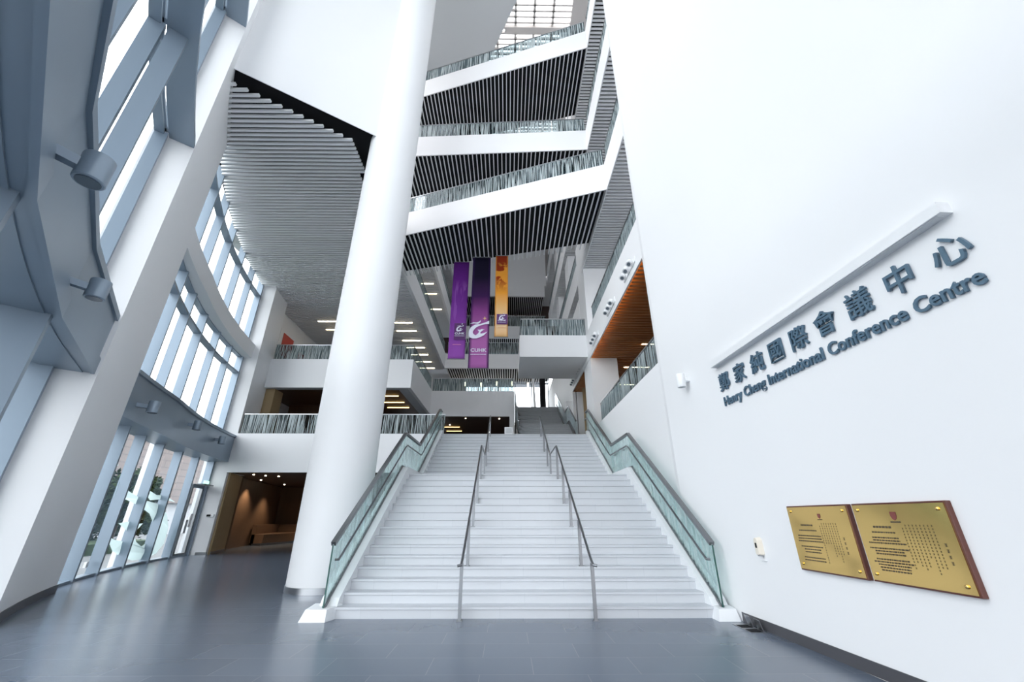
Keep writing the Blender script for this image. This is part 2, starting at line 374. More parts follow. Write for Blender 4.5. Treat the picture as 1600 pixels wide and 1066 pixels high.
w2 = window('window_2', 'middle band of glazing between the blue lamp beam and the white band', 11.2, 31.6, A2 + [11.5], 31.0, 31.3, 31.27, 5.45, 9.75, (8.8,))
w3 = window('window_3', 'upper band of glazing under the slatted ceiling', 11.2, 31.6, A2 + [11.5], 31.0, 31.3, 31.27, 10.5, 15.0, (13.55,))
AN = [44.8, 50.5, 56.2]
w4 = window('window_4', 'ground floor glazing of the near bay under the big blue canopy beam', 39.25, 62, AN, 31.0, 31.65, 31.75, 0, 4.25, (), 0.14)
MB().arc(39.2, 39.5, 31.44, 31.85, 0, 4.25, 1).build('jamb', 'blue_metal', w4)
AF = [44.9, 50.55, 56.2]
for nm, lb, z0, z1 in (('window_5', 'tall near bay glazing between canopy beam and first blue shelf', 5.45, 10.3), ('window_6', 'near bay glazing above the first blue shelf', 10.42, 15.4), ('window_7', 'topmost near bay glazing above the second blue shelf', 15.52, 31)):
    t = window(nm, lb, 39.25, 62, [39.4] + AF, 31.38, 31.63, 31.61, z0, z1, (), 0.12)
    for a in AF:
        dg = math.degrees(.045 / 31.5); MB().arc(a - dg, a + dg, 31.03, 31.33, z0, z1, 1).build('fin', 'blue_metal', t)
for i, z in enumerate((10.3, 15.4)):
    t = MB().arc(39.25, 62, 30.86, 31.37, z, z + .12, 40).build('trim_%d' % (i + 1), 'blue_metal')
    struct(t, ('first', 'second')[i] + ' horizontal blue metal shelf across the near bay windows', 'beam')
# white band and blue lamp beam of the far bay
t = MB().arc(11.2, 31.6, 30.65, 31.3, 9.72, 10.52, 40, fn=lambda a, r, z: PP(a, r + .22 * max(0, (a - 25.5) / 6.1), z)).build('trim_3', 'white', smooth=True)
struct(t, 'curved white band between middle and upper glazing of the far bay', 'band')
lb = MB(); bf = lambda a, r, z: PP(a, r + .47 * max(0, (a - 24.5) / 7.1) ** 1.3, z); lb.arc(11.25, 31.6, 30.42, 31.4, 4.15, 5.40, 40, fn=bf); lb.arc(11.2, 31.6, 30.36, 30.6, 5.36, 5.47, 40, fn=bf)
struct(lb.build('trim_4', 'blue_metal', smooth=True), 'curved blue metal beam with three lamps over the far bay doors', 'beam')
# near canopy beam: flat facets
fac = [39.25, 44.9, 50.6, 56.0, 61, 66]
cb = MB()
for a, b in zip(fac, fac[1:]): cb.arc(a, b, 30.93, 31.9, 4.2, 5.38, 1); cb.arc(a, b, 30.88, 31.1, 5.34, 5.47, 1); cb.arc(a, b, 30.89, 30.95, 4.18, 4.5, 1)
struct(cb.build('trim_5', 'blue_metal'), 'big faceted blue metal canopy beam at the upper left', 'beam')

# frosted emblem drawn on the panes (and reused on the banners): outline pieces in a unit box, y up
EMB = [[(1.00, .98), (.80, .88), (.55, .80), (.30, .76), (.10, .62), (.01, .42), (.00, .18), (.08, .05), (.22, .00), (.40, .01), (.58, .08), (.74, .17), (.93, .38), (.78, .31), (.62, .27), (.56, .31), (.66, .42), (.80, .50), (.63, .52), (.56, .48), (.43, .49), (.47, .43), (.52, .37), (.44, .25), (.34, .18), (.24, .25), (.20, .36), (.28, .50), (.38, .62), (.56, .71), (.80, .78), (1.00, .80)],
       [(.02, .80), (.22, .89), (.36, .88), (.50, .93), (.59, 1.02), (.56, .89), (.44, .80), (.25, .83)]]
STAR = [(.78, 1.32), (.81, 1.20), (.91, 1.16), (.81, 1.12), (.78, 1.00), (.75, 1.12), (.65, 1.16), (.75, 1.20)]
def flat_shape(pieces, fn, th):
    """thin printed or cut shape: 2-D outlines mapped into place by fn(u, v, lift)"""
    mb = MB()
    for pc in pieces:
        bm = bmesh.new(); vs = [bm.verts.new((x, y, 0)) for x, y in pc]; f = bm.faces.new(vs); f.normal_update()
        tri = bmesh.ops.triangulate(bm, faces=[f], ngon_method='EAR_CLIP')['faces']
        bm.verts.index_update()
        idx = [[v.index for v in t.verts] for t in bm.faces]; pts = [(v.co.x, v.co.y) for v in bm.verts]; bm.free()
        for t in idx: mb.face([fn(*pts[k], th) for k in t])
    return mb
def on_pane(u, v, th):
    return PP(14.9 + u * 10.2, 31.262 - th, 0.12 + v * 2.6)
sub = []
flat_shape(EMB, on_pane, 0.004).build('frosted_film', 'frost', w1)
flat_shape([STAR], lambda u, v, th: PP(27.0 + (u - .78) * 6.0, 31.262 - th, 3.1 + (v - 1.16) * 4.2), 0.004).build('frosted_film', 'frost', w1)
MB().arc(25.6, 25.9, 31.2, 31.26, 0.25, 0.40, 1).build('socket', 'white_metal', w1)
for a, lb_ in ((25.85, 'slim round white post outside the first wide ground floor pane'), (18.5, 'slim round white post outside the third wide ground floor pane')):
    p = PP(a, 31.85, -.31); struct(MB().lathe(p, [(.2, 0), (.2, 15.5)], 24).build('column', 'white', smooth=True), lb_, 'column')
# glass door at the far end of the bay
dr = struct(thing('door_1', PP(12.3, 31.2, 0), 'glazed door', 'door'), 'glazed side door at the far end of the curved glass front', 'door')
for a in (13.6, 11.7): MB().arc(a - .12, a + .12, 31.08, 31.2, 0, 3.0, 1).build('stile', 'dark_steel', dr)
MB().arc(11.7, 13.6, 31.08, 31.2, 2.86, 3.02, 2).build('door_head', 'blue_metal', dr)
MB().arc(11.7, 13.6, 31.08, 31.2, 0.0, .14, 2).build('door_rail', 'dark_steel', dr)
MB().arc(12.35, 12.75, 31.04, 31.07, 1.2, 1.75, 1).build('notice', 'paper', dr)
MB().arc(13.2, 13.3, 30.98, 31.04, .95, 1.5, 1).build('pull_handle', 'steel', dr)
ex = thing('exit_sign', PP(12.3, 30.8, 3.0), 'small green lit exit sign box over the glazed side door', 'sign')
MB().arc(11.5, 13.3, 30.72, 31.05, 2.98, 3.04, 2).build('shelf', 'dark_steel', ex)
MB().arc(11.9, 12.8, 30.86, 30.9, 3.05, 3.2, 2).build('sign_face', 'exit', ex)
cr_ = thing('card_reader', (-14.25, 21.22, 1.65), 'small white box with black reader on the far pier', 'card reader')
MB().box(-14.35, 21.2, 1.62, -14.0, 21.25, 1.74).build('housing', 'white_metal', cr_)
MB().box(-14.33, 21.185, 1.635, -14.15, 21.2, 1.725).build('reader', 'black', cr_)

# lamps fixed to the blue beams
def spot(a, r, z, face, s, label, group):
    p = Vector(PP(a, r, z)); q = Vector(PP(a, face, z)); t = thing('spotlight', q, label, 'spotlight', group)
    MB().bar(q + Vector((0, 0, .02)), p + (q - p).normalized() * .08 * s, .10 * s, .10 * s).build('bracket', 'blue_metal', t)
    R = .125 * s; H = .15 * s
    MB().lathe(p - Vector((0, 0, H)), [(R * .93, 0), (R, .01), (R, 2 * H - .01), (R * .97, 2 * H)], 32).build('lamp_body', 'blue_metal', t, True)
    MB().lathe(p - Vector((0, 0, H + .006)), [(R * .78, 0), (R * .78, .012)], 32).build('lens', 'lens', t, True)
spot(51.1, 30.64, 4.55, 30.94, 0.95, 'largest grey cylinder lamp high on the big canopy beam', 'grey lamps on the canopy beam')
spot(45.6, 30.62, 4.58, 30.94, 0.95, 'grey cylinder lamp low on the canopy beam near the broad pier', 'grey lamps on the canopy beam')
for (a, z), lb_ in zip(((30.3, 4.58), (21.8, 4.90), (15.4, 4.88)), ('grey lamp on the curved beam beside the broad white pier', 'middle of three grey lamps on the curved blue beam', 'grey lamp at the far end of the curved blue beam')):
    spot(a, 30.1 + (.3 if a > 29 else 0), z, 30.44 + (.37 if a > 29 else 0), 1.15, lb_, 'grey lamps on the curved beam')

# ------------------------------------------------------------------ column, bulkhead and the slatted ceiling on the left
CX, CY = -4.46, 11.5
c = struct(thing('column', (CX, CY, 0), 'x', 'column'), 'huge round white column beside the stairs', 'column')
MB().lathe((CX, CY, 0.1), [(.855, 0), (.855, 31.9)], 96).build('shaft', 'white', c, True)
MB().lathe((CX, CY, 0.0), [(.872, 0), (.872, .125), (.862, .13)], 96).build('base_ring', 'steel', c, True)
bh = MB(); bh.prism([(-8.95, 8.12), (-4.62, 10.94), (-4.62, 10.97), (-8.95, 8.15)], 14.5, 14.9); bh.prism([(-8.95, 8.12), (-4.62, 10.94), (-4.62, 11.2), (-8.95, 8.4)], 14.9, 32)
struct(bh.build('wall_bulkhead', 'white'), 'high blank white wall above the slatted ceiling', 'wall')
edge = [PP(a, 31.15, 0)[:2] for a in (39, 35, 31, 27, 23, 19, 15, 11.2, 7.4)]
CP = [(-8.45, 8.62), (-5.22, 10.72), (-5.25, 12.3), (-5.95, 16.2), (-6.0, 36), (-17.0, 36), (-15.6, 26)] + edge[::-1][0:8] + [(-9.3, 8.75)]
cl = struct(thing('ceiling_left', (-10, 20, 14.3), 'x', 'ceiling'), 'broad slatted metal ceiling above the balcony on the left', 'ceiling')
MB().prism([(-8.93, 8.16), (-4.66, 10.95), (-5.0, 12), (-5.9, 16.2), (-5.9, 36), (-17, 36), (-15.6, 26)] + [PP(a, 31.3, 0)[:2] for a in (7, 11, 15, 19, 23, 27, 31, 35, 39)], 14.72, 15.0).build('plenum', 'black', cl)
sl = MB(); y = 8.72
rgt = lambda y: -8.47 + (y - 8.91) * 1.45 if y < 10.75 else (-5.75 if y < 12.4 else (-6.02))
while y < 36:
    r = rgt(y); ang = math.degrees(math.asin((CC[1] - y) / 31.05)) if abs(CC[1] - y) < 31 else 0
    rad = 30.87 if ang > 31.6 else (31.08 if ang > 11.2 else 30.37)
    x0 = CC[0] - rad * math.cos(math.asin(max(-1, min(1, (CC[1] - y) / rad)))) if ang > 7 else -15.5
    if ang > 31.6: x0 -= 0
    if r - x0 > .1: sl.box(x0, y - .045, 14.28, r, y + .045, 14.36)
    y += .187
sl.build('slats', 'slat', cl)

# ------------------------------------------------------------------ the grand stairs
N1, N2, RS, TR = 16, 13, 0.175, 0.30
Y0, ZL, YL = 8.3, 2.8, 15.0                    # foot, landing height, second flight foot
ZT, YT = 5.075, 18.6
st = thing('staircase', (0.33, 8.3, 0), 'broad white stone staircase rising between glass balustrades', 'stairs')
def flight(y0, z0, n, base):
    pr = []; y, z = y0, z0
    for k in range(n):
        pr += [(y + .012, z), (y + .012, z + RS - .045), (y - .008, z + RS - .038), (y - .008, z + RS)]
        z += RS; y += TR
    return pr, y - TR, z
pr, ye, ze = flight(Y0, 0, N1, 0)
MB().profile_x([(12.83, 0), (Y0 + .012, 0)] + pr[1:] + [(12.83, ze)], -2.96, 3.6).build('lower_flight', 'stone', st)
MB().box(-3.25, 12.83, 0, 3.87, YL + .012, ZL).build('landing', 'stone', st)
pr, ye, ze = flight(YL, ZL, N2, 0)
MB().profile_x([(YT + .02, 0), (YL + .012, 0), (YL + .012, ZL)] + pr[1:] + [(YT + .02, ze)], -2.96, 3.6).build('upper_flight', 'stone', st)
for x0, x1, xo0, xo1 in ((-3.26, -2.955, -3.46, -2.9), (3.595, 3.875, 3.55, 3.92)):
    top = [(8.30, .14), (8.42, .30), (12.62, 2.98), (14.88, 2.98), (18.62, 5.24), (18.85, 5.24)]
    MB().profile_x([(8.30, 0)] + top + [(18.85, 0)], x0, x1).build('stringer', 'stone_top', st)
    MB().hexa([(xo0, 8.05, 0), (xo1 - .12 if x0 < 0 else xo1, 8.05, 0), (xo1, 8.5, 0), (xo0, 8.5, 0)], [(xo0 + .06, 8.12, .17), (xo1 - .14 if x0 < 0 else xo1 - .02, 8.12, .17), (xo1 - .02, 8.5, .2), (xo0 + .06, 8.5, .2)]).build('foot_block', 'stone_top', st)
# side balustrades
def stair_glass(x, side, label):
    t = thing('glass_balustrade', (x, 8.3, .15), label, 'balustrade', 'stair balustrades')
    bot = [(8.22, .14), (12.62, 2.96), (14.88, 2.96), (18.62, 5.22), (19.15, 5.22)]
    top = [(8.22, 1.16), (12.66, 3.98), (14.86, 3.98), (18.62, 6.20), (19.15, 6.20)]
    def at(line, y):
        for (ya, za), (yb, zb) in zip(line, line[1:]):
            if ya <= y <= yb + 1e-6: return za + (zb - za) * (y - ya) / (yb - ya)
        return line[-1][1]
    ys = [8.22, 9.7, 11.17, 12.63, 13.75, 14.87, 16.1, 17.35, 18.6, 19.15]
    for a, b in zip(ys, ys[1:]):
        MB().panel((x, a + .006, at(bot, a)), (x, b - .006, at(bot, b)), (x, b - .006, at(top, b)), (x, a + .006, at(top, a)), .016, a).build('glass_panel', 'green', t)
    rail = MB()
    for p, q in zip(top, top[1:]): rail.bar((x, *p), (x, *q), .085, .07)
    rail.build('top_rail', 'dark_steel', t)
    ch = MB()
    for p, q in zip(bot, bot[1:]): ch.bar((x, p[0], p[1] + .035), (x, q[0], q[1] + .035), .05, .05)
    ch.build('base_channel', 'dark_steel', t)
    MB().box(x - .01, 8.20, .16, x + .01, 8.222, 1.14).build('glass_edge', 'glass_edge', t)
    xi = x - side * .085
    hr = MB().tube([(xi + side * .05, 8.32, .90)] + [(xi, y, z) for y, z in ((8.36, .90), (8.5, .98), (12.5, 3.54), (12.72, 3.62), (14.8, 3.62), (15.0, 3.70), (18.6, 5.84), (19.1, 5.84))] + [(xi + side * .05, 19.14, 5.84)], .022, 10)
    h = hr.build('handrail', 'satin_steel', t, True)
    for y in (9.0, 9.9, 10.9, 11.9, 13.2, 14.4, 15.6, 16.8, 18.0):
        z = at([(8.5, .98), (12.5, 3.54), (12.72, 3.62), (14.8, 3.62), (15.0, 3.70), (18.6, 5.84)], y)
        MB().tube([(x, y, z - .05), (xi, y, z - .05), (xi, y, z)], .011, 8).build('bracket', 'steel', h, True)
MB().profile_x([(10.05, 0), (10.05, 1.16), (12.62, 2.88), (14.88, 2.88), (18.62, 5.05), (18.85, 5.05), (18.85, 0)], 3.88, 4.11).build('side_fill', 'white', st)
stair_glass(-3.14, -1, 'green glass balustrade on the column side of the stairs')
stair_glass(3.73, 1, 'green glass balustrade on the sign wall side of the stairs')
# centre handrails
def centre_rail(x, label):
    t = thing('centre_handrail', (x, 8.15, 0), label, 'handrail', 'centre handrails on the stairs')
    off = .88
    pts = [(8.0, .84), (8.12, .87), (8.25, .93), (12.75, 3.62), (12.95, 3.62 + .02), (14.75, 3.64), (14.95, 3.72), (18.62, 5.92), (18.8, 5.92)]
    MB().tube([(x + .06 * (1 if x > 0 else -1), 7.98, .83)] + [(x, *p) for p in pts], .024, 12).build('rail', 'satin_steel', t, True)
    def at(y):
        for (ya, za), (yb, zb) in zip(pts, pts[1:]):
            if ya <= y <= yb: return za + (zb - za) * (y - ya) / (yb - ya)
    for y in (8.14, 9.32, 10.42, 11.52, 12.7, 14.72, 15.75, 17.0, 18.5):
        if y < 8.3: zb = 0
        elif y < 12.8: zb = RS * (int((y - Y0) / TR) + 1)
        elif y < YL: zb = ZL
        else: zb = ZL + RS * (int((y - YL) / TR) + 1)
        b = MB().box(x - .028, y - .03, zb, x + .028, y + .03, at(y) - .02)
        po = b.build('post', 'satin_steel', t)
        MB().box(x - .05, y - .05, zb, x + .05, y + .05, zb + .012).build('foot_plate', 'satin_steel', po)
centre_rail(-0.80, 'steel centre handrail nearer the column')
centre_rail(1.50, 'steel centre handrail nearer the sign wall')

# ------------------------------------------------------------------ balconies: slabs, galleries, bridges
def balustrade(label, pts, h, panel=1.9, rail_m='steel', glass='frit', group='glass balcony railings', rw=.05):
    p0 = pts[0]; t = thing('glass_railing', ((pts[0][0] + pts[-1][0]) / 2, (pts[0][1] + pts[-1][1]) / 2, p0[2]), label, 'railing', group)
    u = 0
    for p, q in zip(pts, pts[1:]):
        P, Q = Vector(p), Vector(q); L = (Q - P).length; n = max(1, round(L / panel))
        for i in range(n):
            a = P.lerp(Q, (i + .006) / n); b = P.lerp(Q, (i + 1 - .006) / n)
            MB().panel(a, b, b + Vector((0, 0, h)), a + Vector((0, 0, h)), .014, u + L * i / n).build('glass_panel', glass, t)
        u += L
    r = MB(); c = MB()
    for p, q in zip(pts, pts[1:]):
        r.bar(Vector(p) + Vector((0, 0, h)), Vector(q) + Vector((0, 0, h)), rw, .05); c.bar(Vector(p), Vector(q), .04, .04)
    r.build('top_rail', rail_m, t); c.build('base_channel', 'dark_steel', t)
    return t
LV = {4: (14.25, 15.65), 5: (19.35, 20.75), 6: (24.5, 25.9)}
# right-hand gallery plane
GX = 4.12
def gallery_right(name, y0, y1, zb, zt, label, wood=False, deep=4.9, sy=None):
    t = struct(thing(name, (GX, (y0 + y1) / 2, zb), label, 'slab'), label, 'slab')
    b = MB(); b.box(GX, y0, zb, GX + .05, y1, zt); b.box(GX + .05, y0, zb + .45, GX + deep, y1, zt - .45)
    b.build('fascia', 'white', t)
    MB().box(GX + .05, y0, zb + .28, GX + deep, y1, zb + .449).build('plenum', 'black', t)
    y1s = sy or y1
    if wood and name == 'slab_1': MB().box(GX + .07, y0, zb + .22, GX + .13, 19, zb + .26).build('cove_light', 'amber', t)
    if wood: slats([(GX + .08, y0), (GX + deep, y0), (GX + deep, y1s), (GX + .08, y1s)], 0, .24, .115, zb + .0, zb + .13).build('wood_slats', 'wood', t)
    else: slats([(GX + .06, y0), (GX + deep, y0), (GX + deep, y1s), (GX + .06, y1s)], 0, .187, .085, zb + .0, zb + .1).build('slats', 'slat', t)
gallery_right('slab_1', 8.6, 20.79, 8.95, 10.45, 'third floor gallery edge on the right with brown wood soffit', True)
for k, n in ((4, 'fourth'), (5, 'fifth'), (6, 'sixth')):
    gallery_right('slab_%d' % (k - 2), 8.6, 19.4, *LV[k], n + ' floor gallery edge on the right behind the sign wall')
    gallery_right('slab_%d' % (k + 1), 20.8, 37, *LV[k], n + ' floor gallery edge on the far right', deep=2.6)
gallery_right('slab_8', 20.8, 25.0, 8.95, 13.3, 'white wall with brown soffit beyond the right pier', True)
struct(MB().box(GX, 25.0, 5.07, GX + .2, 40, 13.3).build('wall_right_far', 'white'), 'white wall beside the far stairs on the right', 'wall')
pr_ = MB(); pr_.box(GX + .02, 19.0, 5.075, GX + 1.35, 20.8, 31)
struct(pr_.build('wall_right_pier', 'white'), 'tall white pier between the right galleries', 'wall')
pr_ = MB(); pr_.box(GX + .25, 25.0, 5.075, GX + 1.2, 26.6, 31); pr_.box(GX + .25, 31, 13.3, GX + 1.2, 32.4, 31)
struct(pr_.build('wall_right_back_piers', 'white'), 'white piers behind the far right gallery', 'wall')
struct(MB().box(GX + 4.9, 8, 0, GX + 5.1, 46, 31).build('wall_right_back', 'white'), 'back wall inside the right galleries', 'wall')
struct(MB().box(GX + .26, 9.9, 5.075, GX + 4.85, 9.95, 8.95).build('wall_right_inner', 'wood_dark'), 'dark panelled wall inside the second floor gallery', 'wall')
struct(MB().box(GX + 4.4, 10.0, 5.075, GX + 4.5, 26, 8.95).build('wall_right_panelling', 'wood_dark'), 'dark panelled wall behind the second floor gallery', 'wall')
struct(MB().box(GX + .5, 24.2, 5.075, GX + 1.6, 24.3, 9.2).build('door_2', 'wood_tan'), 'tan wooden panel beside the right pier', 'door')
struct(MB().box(GX - .42, 25.2, 5.075, GX + .1, 25.6, 8.4).build('wall_right_nib', 'white'), 'slim white pier at the foot of the far stairs', 'wall')
pw = MB(); pw.box(GX, 9.0, 0, GX + .2, 18.2, 5.5); pw.box(GX + .2, 9, 4.6, GX + 4.9, 18.6, 5.07)
struct(pw.build('wall_right_parapet', 'white'), 'white parapet wall beside the upper stairs under the glass railing', 'wall')
balustrade('glass railing on the second floor gallery under the brown soffit', [(GX + .08, 9.2, 5.5), (GX + .08, 17.95, 5.5)], .85, rail_m='dark_steel')
balustrade('glass railing on the third floor gallery above the brown soffit', [(GX + .08, 9.2, 10.45), (GX + .08, 18.0, 10.45)], .85, rail_m='dark_steel')

def bridge(name, k, near, far, label, yr):
    zb, zt = LV[k]
    t = struct(thing(name, ((near[0][0] + near[1][0]) / 2, near[0][1], zb), label, 'slab'), label, 'slab')
    (xa, ya), (xb, yb) = near; (xc, yc), (xd, yd) = far
    d = Vector((xb - xa, yb - ya)); nn = Vector((-d.y, d.x)).normalized() * .05
    b = MB(); b.prism([(xa, ya), (xb, yb), (xb + nn.x, yb + nn.y), (xa + nn.x, ya + nn.y)], zb, zt)
    b.prism([(xa + nn.x, ya + nn.y), (xb + nn.x, yb + nn.y), (xd, yd), (xc, yc)], zb + .5, zt - .45)
    b.prism([(xc, yc - .2), (xd, yd - .2), (xd, yd), (xc, yc)], zb + .32, zt)
    b.build('fascia', 'white', t)
    ins = [(xa + nn.x, ya + nn.y), (xb + nn.x, yb + nn.y), (xd, yd - .02), (xc, yc - .02)]
    MB().prism(ins, zb + .30, zb + .499).build('plenum', 'black', t)
    slats([(xa, ya + .06), (xb, yb + .06), (xd, yd + .06), (xc, yc + .06)], 1, .225, .05, zb + .0, zb + .09, .15, .0).build('slats', 'slat_thin', t)
    off = nn * 2
    balustrade(label.split(' bridge')[0] + ' bridge glass railing facing the hall', [(xa + off.x, ya + off.y, zt), (xb + off.x, yb + off.y, zt)], 1.0)
bridge('slab_11', 4, [(-6.6, 16.7), (GX, 13.05)], [(-6.6, 20.0), (GX + .0, 17.1)], 'lowest slanting white bridge', 13)
bridge('slab_12', 5, [(-6.6, 16.1), (GX, 15.5)], [(-6.6, 20.0), (GX, 19.4)], 'middle level white bridge', 15)
bridge('slab_13', 6, [(-6.6, 16.8), (GX, 13.5)], [(-6.6, 20.6), (GX, 17.7)], 'topmost slanting white bridge', 13)
for k, yr, n in ((4, 13.0, 'fourth'), (5, 15.4, 'fifth'), (6, 13.4, 'sixth')):
    z = LV[k][1]
    balustrade(n + ' floor gallery glass railing behind the sign wall', [(GX + .1, 9.2, z), (GX + .1, yr, z)], 1.0, rail_m='dark_steel')
    balustrade(n + ' floor glass railing on the far right gallery', [(GX + .1, 20.8, z), (GX + .1, 36.8, z)], 1.0, rail_m='dark_steel', panel=4)
# left galleries
def gallery_left(name, k, x, y0, y1, label, soffit):
    zb, zt = LV[k]; t = struct(thing(name, (x, y0, zb), label, 'slab'), label, 'slab')
    b = MB(); b.box(x - .2, y0, zb, x, y1, zt)
    if soffit: b.box(x - 4, y0, zb + .5, x - .2, y1, zt - .45)
    else: b.box(x - 9, y0, 15.02, x - .2, y1, zt - .3)
    b.build('fascia', 'white', t)
    if soffit:
        MB().box(x - 4, y0, zb + .3, x - .2, y1, zb + .499).build('plenum', 'black', t)
        slats([(x - 4, y0), (x - .22, y0), (x - .22, y1), (x - 4, y1)], 0, .187, .085, zb, zb + .1).build('slats', 'slat', t)
gallery_left('slab_14', 4, -5.85, 17.2, 35.4, 'fourth floor slab edge on the left', False)
gallery_left('slab_15', 5, -5.7, 20, 40, 'fifth floor slab edge on the left', True)
gallery_left('slab_16', 6, -5.7, 20, 40, 'sixth floor slab edge on the left', True)
balustrade('fourth floor glass railing on the left gallery', [(-5.95, 20, 15.65), (-5.95, 35.3, 15.65)], 1.0, rail_m='dark_steel', panel=3)
balustrade('fifth floor glass railing on the left gallery', [(-5.8, 20.6, 20.75), (-5.8, 39.9, 20.75)], 1.0, rail_m='dark_steel', panel=3)
struct(MB().box(-9.8, 18, 15.1, -9.6, 46, 31).build('wall_left_back', 'grey_paint'), 'grey wall behind the upper left galleries', 'wall')
# level 2 left balcony
t = struct(thing('slab_17', (-9, 21.3, 3.65), 'x', 'slab'), 'white edge of the second floor balcony behind the column', 'slab')
b = MB(); b.box(-13.97, 21.28, 3.66, -3.2, 21.5, 5.58); b.prism([(-14.0, 21.5), (-3.2, 21.5), (-3.2, 36), (-15.3, 36), (-15.0, 23)], 3.9, 5.07); b.box(-3.42, 18.9, 0, -3.2, 21.5, 5.07)
b.box(-3.2, 18.62, 4.4, 9, 46, 5.07); b.build('fascia', 'white', t)
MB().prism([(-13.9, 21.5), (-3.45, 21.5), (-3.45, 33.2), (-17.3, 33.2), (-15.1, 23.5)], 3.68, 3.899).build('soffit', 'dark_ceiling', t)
balustrade('glass railing on the second floor balcony behind the column', [(-13.9, 21.38, 5.58), (-3.3, 21.38, 5.58)], 1.03)
# level 3 left balcony
t = struct(thing('slab_18', (-9, 23, 8.58), 'x', 'slab'), 'white third floor balcony box on the left', 'slab')
b = MB(); b.prism([(-15.4, 23.0), (-5.72, 23.0), (-5.72, 29.6), (-5.92, 29.6), (-5.92, 23.2), (-15.4, 23.2)][0:2] + [(-5.72, 23.2), (-15.4, 23.2)], 8.58, 10.36)
b.box(-5.92, 23.2, 8.58, -5.72, 40, 10.36); b.box(-15.6, 23.2, 8.9, -5.92, 40, 10.05)
b.build('fascia', 'white', t)
s2 = MB(); s2.box(-6.5, 23.2, 8.58, -5.92, 40, 8.9); s2.box(-15.4, 23.2, 8.58, -6.5, 23.5, 8.9); s2.build('soffit_border', 'grey_paint', t)
MB().box(-15.4, 23.5, 8.66, -6.5, 38, 8.899).build('soffit', 'wood_dark', t)
balustrade('glass railing on the third floor balcony behind the column', [(-14.2, 23.1, 10.36), (-5.8, 23.1, 10.36), (-5.8, 29.5, 10.36)], .95)
# walls on the left interior
struct(MB().prism([(-15.35, 23.2), (-15.15, 23.2), (-15.4, 36), (-15.7, 36)], 5.075, 14.4).build('wall_left_inner', 'white'), 'white side wall inside the left balconies', 'wall')
b = MB(); b.box(-15.6, 36, 5.075, -9.3, 36.2, 8.6); b.box(-9.3, 36, 8.0, -6, 36.2, 8.6); b.box(-8.35, 36, 5.075, -8.1, 36.2, 8.0); b.box(-7.2, 36, 5.075, -6, 36.2, 8.0)
struct(b.build('wall_left_panelled', 'wood_dark'), 'brown panelled back wall of the second floor', 'wall')
struct(MB().box(-15.0, 27.5, 5.075, -9.3, 27.7, 8.66).build('wall_left_brown', 'wood_dark'), 'brown panelled wall behind the second floor railing', 'wall')
struct(MB().box(-15.14, 23.3, 5.075, -13.75, 24.2, 8.57).build('wall_left_tan', 'wood_tan'), 'tan panel beside the far pier on the second floor', 'wall')
struct(MB().box(-16, 40, 10.0, -4.3, 40.2, 15.3).build('wall_left_dark', 'grey_paint'), 'grey back wall of the third floor on the left', 'wall')
po = thing('poster', (-15.1, 25.5, 12.0), 'red and white poster on the wall above the third floor railing', 'poster')
MB().prism([(-15.12, 24.6), (-15.08, 24.6), (-15.2, 29.6), (-15.24, 29.6)], 11.4, 13.2).build('sheet', 'paper', po)
MB().prism([(-15.09, 25.0), (-15.06, 25.0), (-15.10, 26.4), (-15.13, 26.4)], 11.5, 13.0).build('print', 'red', po)
MB().prism([(-15.13, 27.4), (-15.10, 27.4), (-15.13, 28.2), (-15.16, 28.2)], 11.5, 12.6).build('print', 'red', po)

# ground-floor wooden room under the balcony
struct(MB().prism([(-14.0, 21.5), (-13.9, 21.5), (-14.57, 23.6), (-14.75, 23.6)], 0, 3.66).build('wall_room_side', 'wood_tan'), 'tan wooden side panel at the opening under the balcony', 'wall')
b = MB(); b.box(-15.2, 23.6, 0, -14.6, 23.8, 3.68); b.prism([(-15.2, 23.6), (-15.0, 23.6), (-17.2, 33.1), (-17.4, 33.1)], 0, 3.68); b.box(-17.4, 33, 0, -3.2, 33.2, 3.68)
struct(b.build('wall_room_back', 'wood_room'), 'walnut panelled walls of the room under the balcony', 'wall')
t = thing('bench', (-12, 31, 0), 'long low wooden bench along the walnut wall under the balcony', 'bench')
MB().prism([(-15.95, 28.2), (-15.2, 28.2), (-14.6, 31.4), (-6, 31.4), (-6, 32.9), (-16.9, 32.9)], .12, .62).build('seat', 'wood_room', t)
MB().prism([(-15.98, 28.2), (-15.75, 28.2), (-16.6, 32.6), (-6, 32.6), (-6, 32.95), (-16.95, 32.95)], .12, 1.15).build('backrest', 'wood_room', t)
MB().prism([(-15.9, 28.3), (-15.3, 28.3), (-14.7, 31.5), (-6, 31.5), (-6, 32.8), (-16.8, 32.8)], .0, .12).build('plinth', 'steel', t)
bs = MB(); bs.prism([(-13.9, 21.5), (-13.88, 21.5), (-14.55, 23.6), (-14.57, 23.6)], 0, .12)
struct(bs.build('baseboard_room', 'steel'), 'steel skirting of the tan panel under the balcony', 'baseboard')

# level 3 bridge across the back with stairs beside it
t = struct(thing('slab_19', (-3, 29.5, 8.4), 'x', 'slab'), 'grey third floor bridge across the back', 'slab')
b = MB(); b.box(-5.72, 29.5, 8.4, .5, 29.7, 10.32); b.box(-5.72, 29.7, 8.75, .5, 40, 10.05); b.box(.3, 29.7, 5.07, .5, 40, 10.32); b.box(.12, 29.5, 5.07, .5, 29.7, 8.4)
b.build('fascia', 'white', t)
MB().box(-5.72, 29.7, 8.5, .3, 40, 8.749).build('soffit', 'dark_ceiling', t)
balustrade('glass railing on the grey third floor bridge across the back', [(-5.7, 29.6, 10.32), (.45, 29.6, 10.32)], 1.0)
struct(MB().box(-5.9, 37.5, 5.07, .3, 37.7, 8.5).build('wall_back_dark', 'dark_ceiling'), 'dark back wall under the third floor bridge', 'wall')
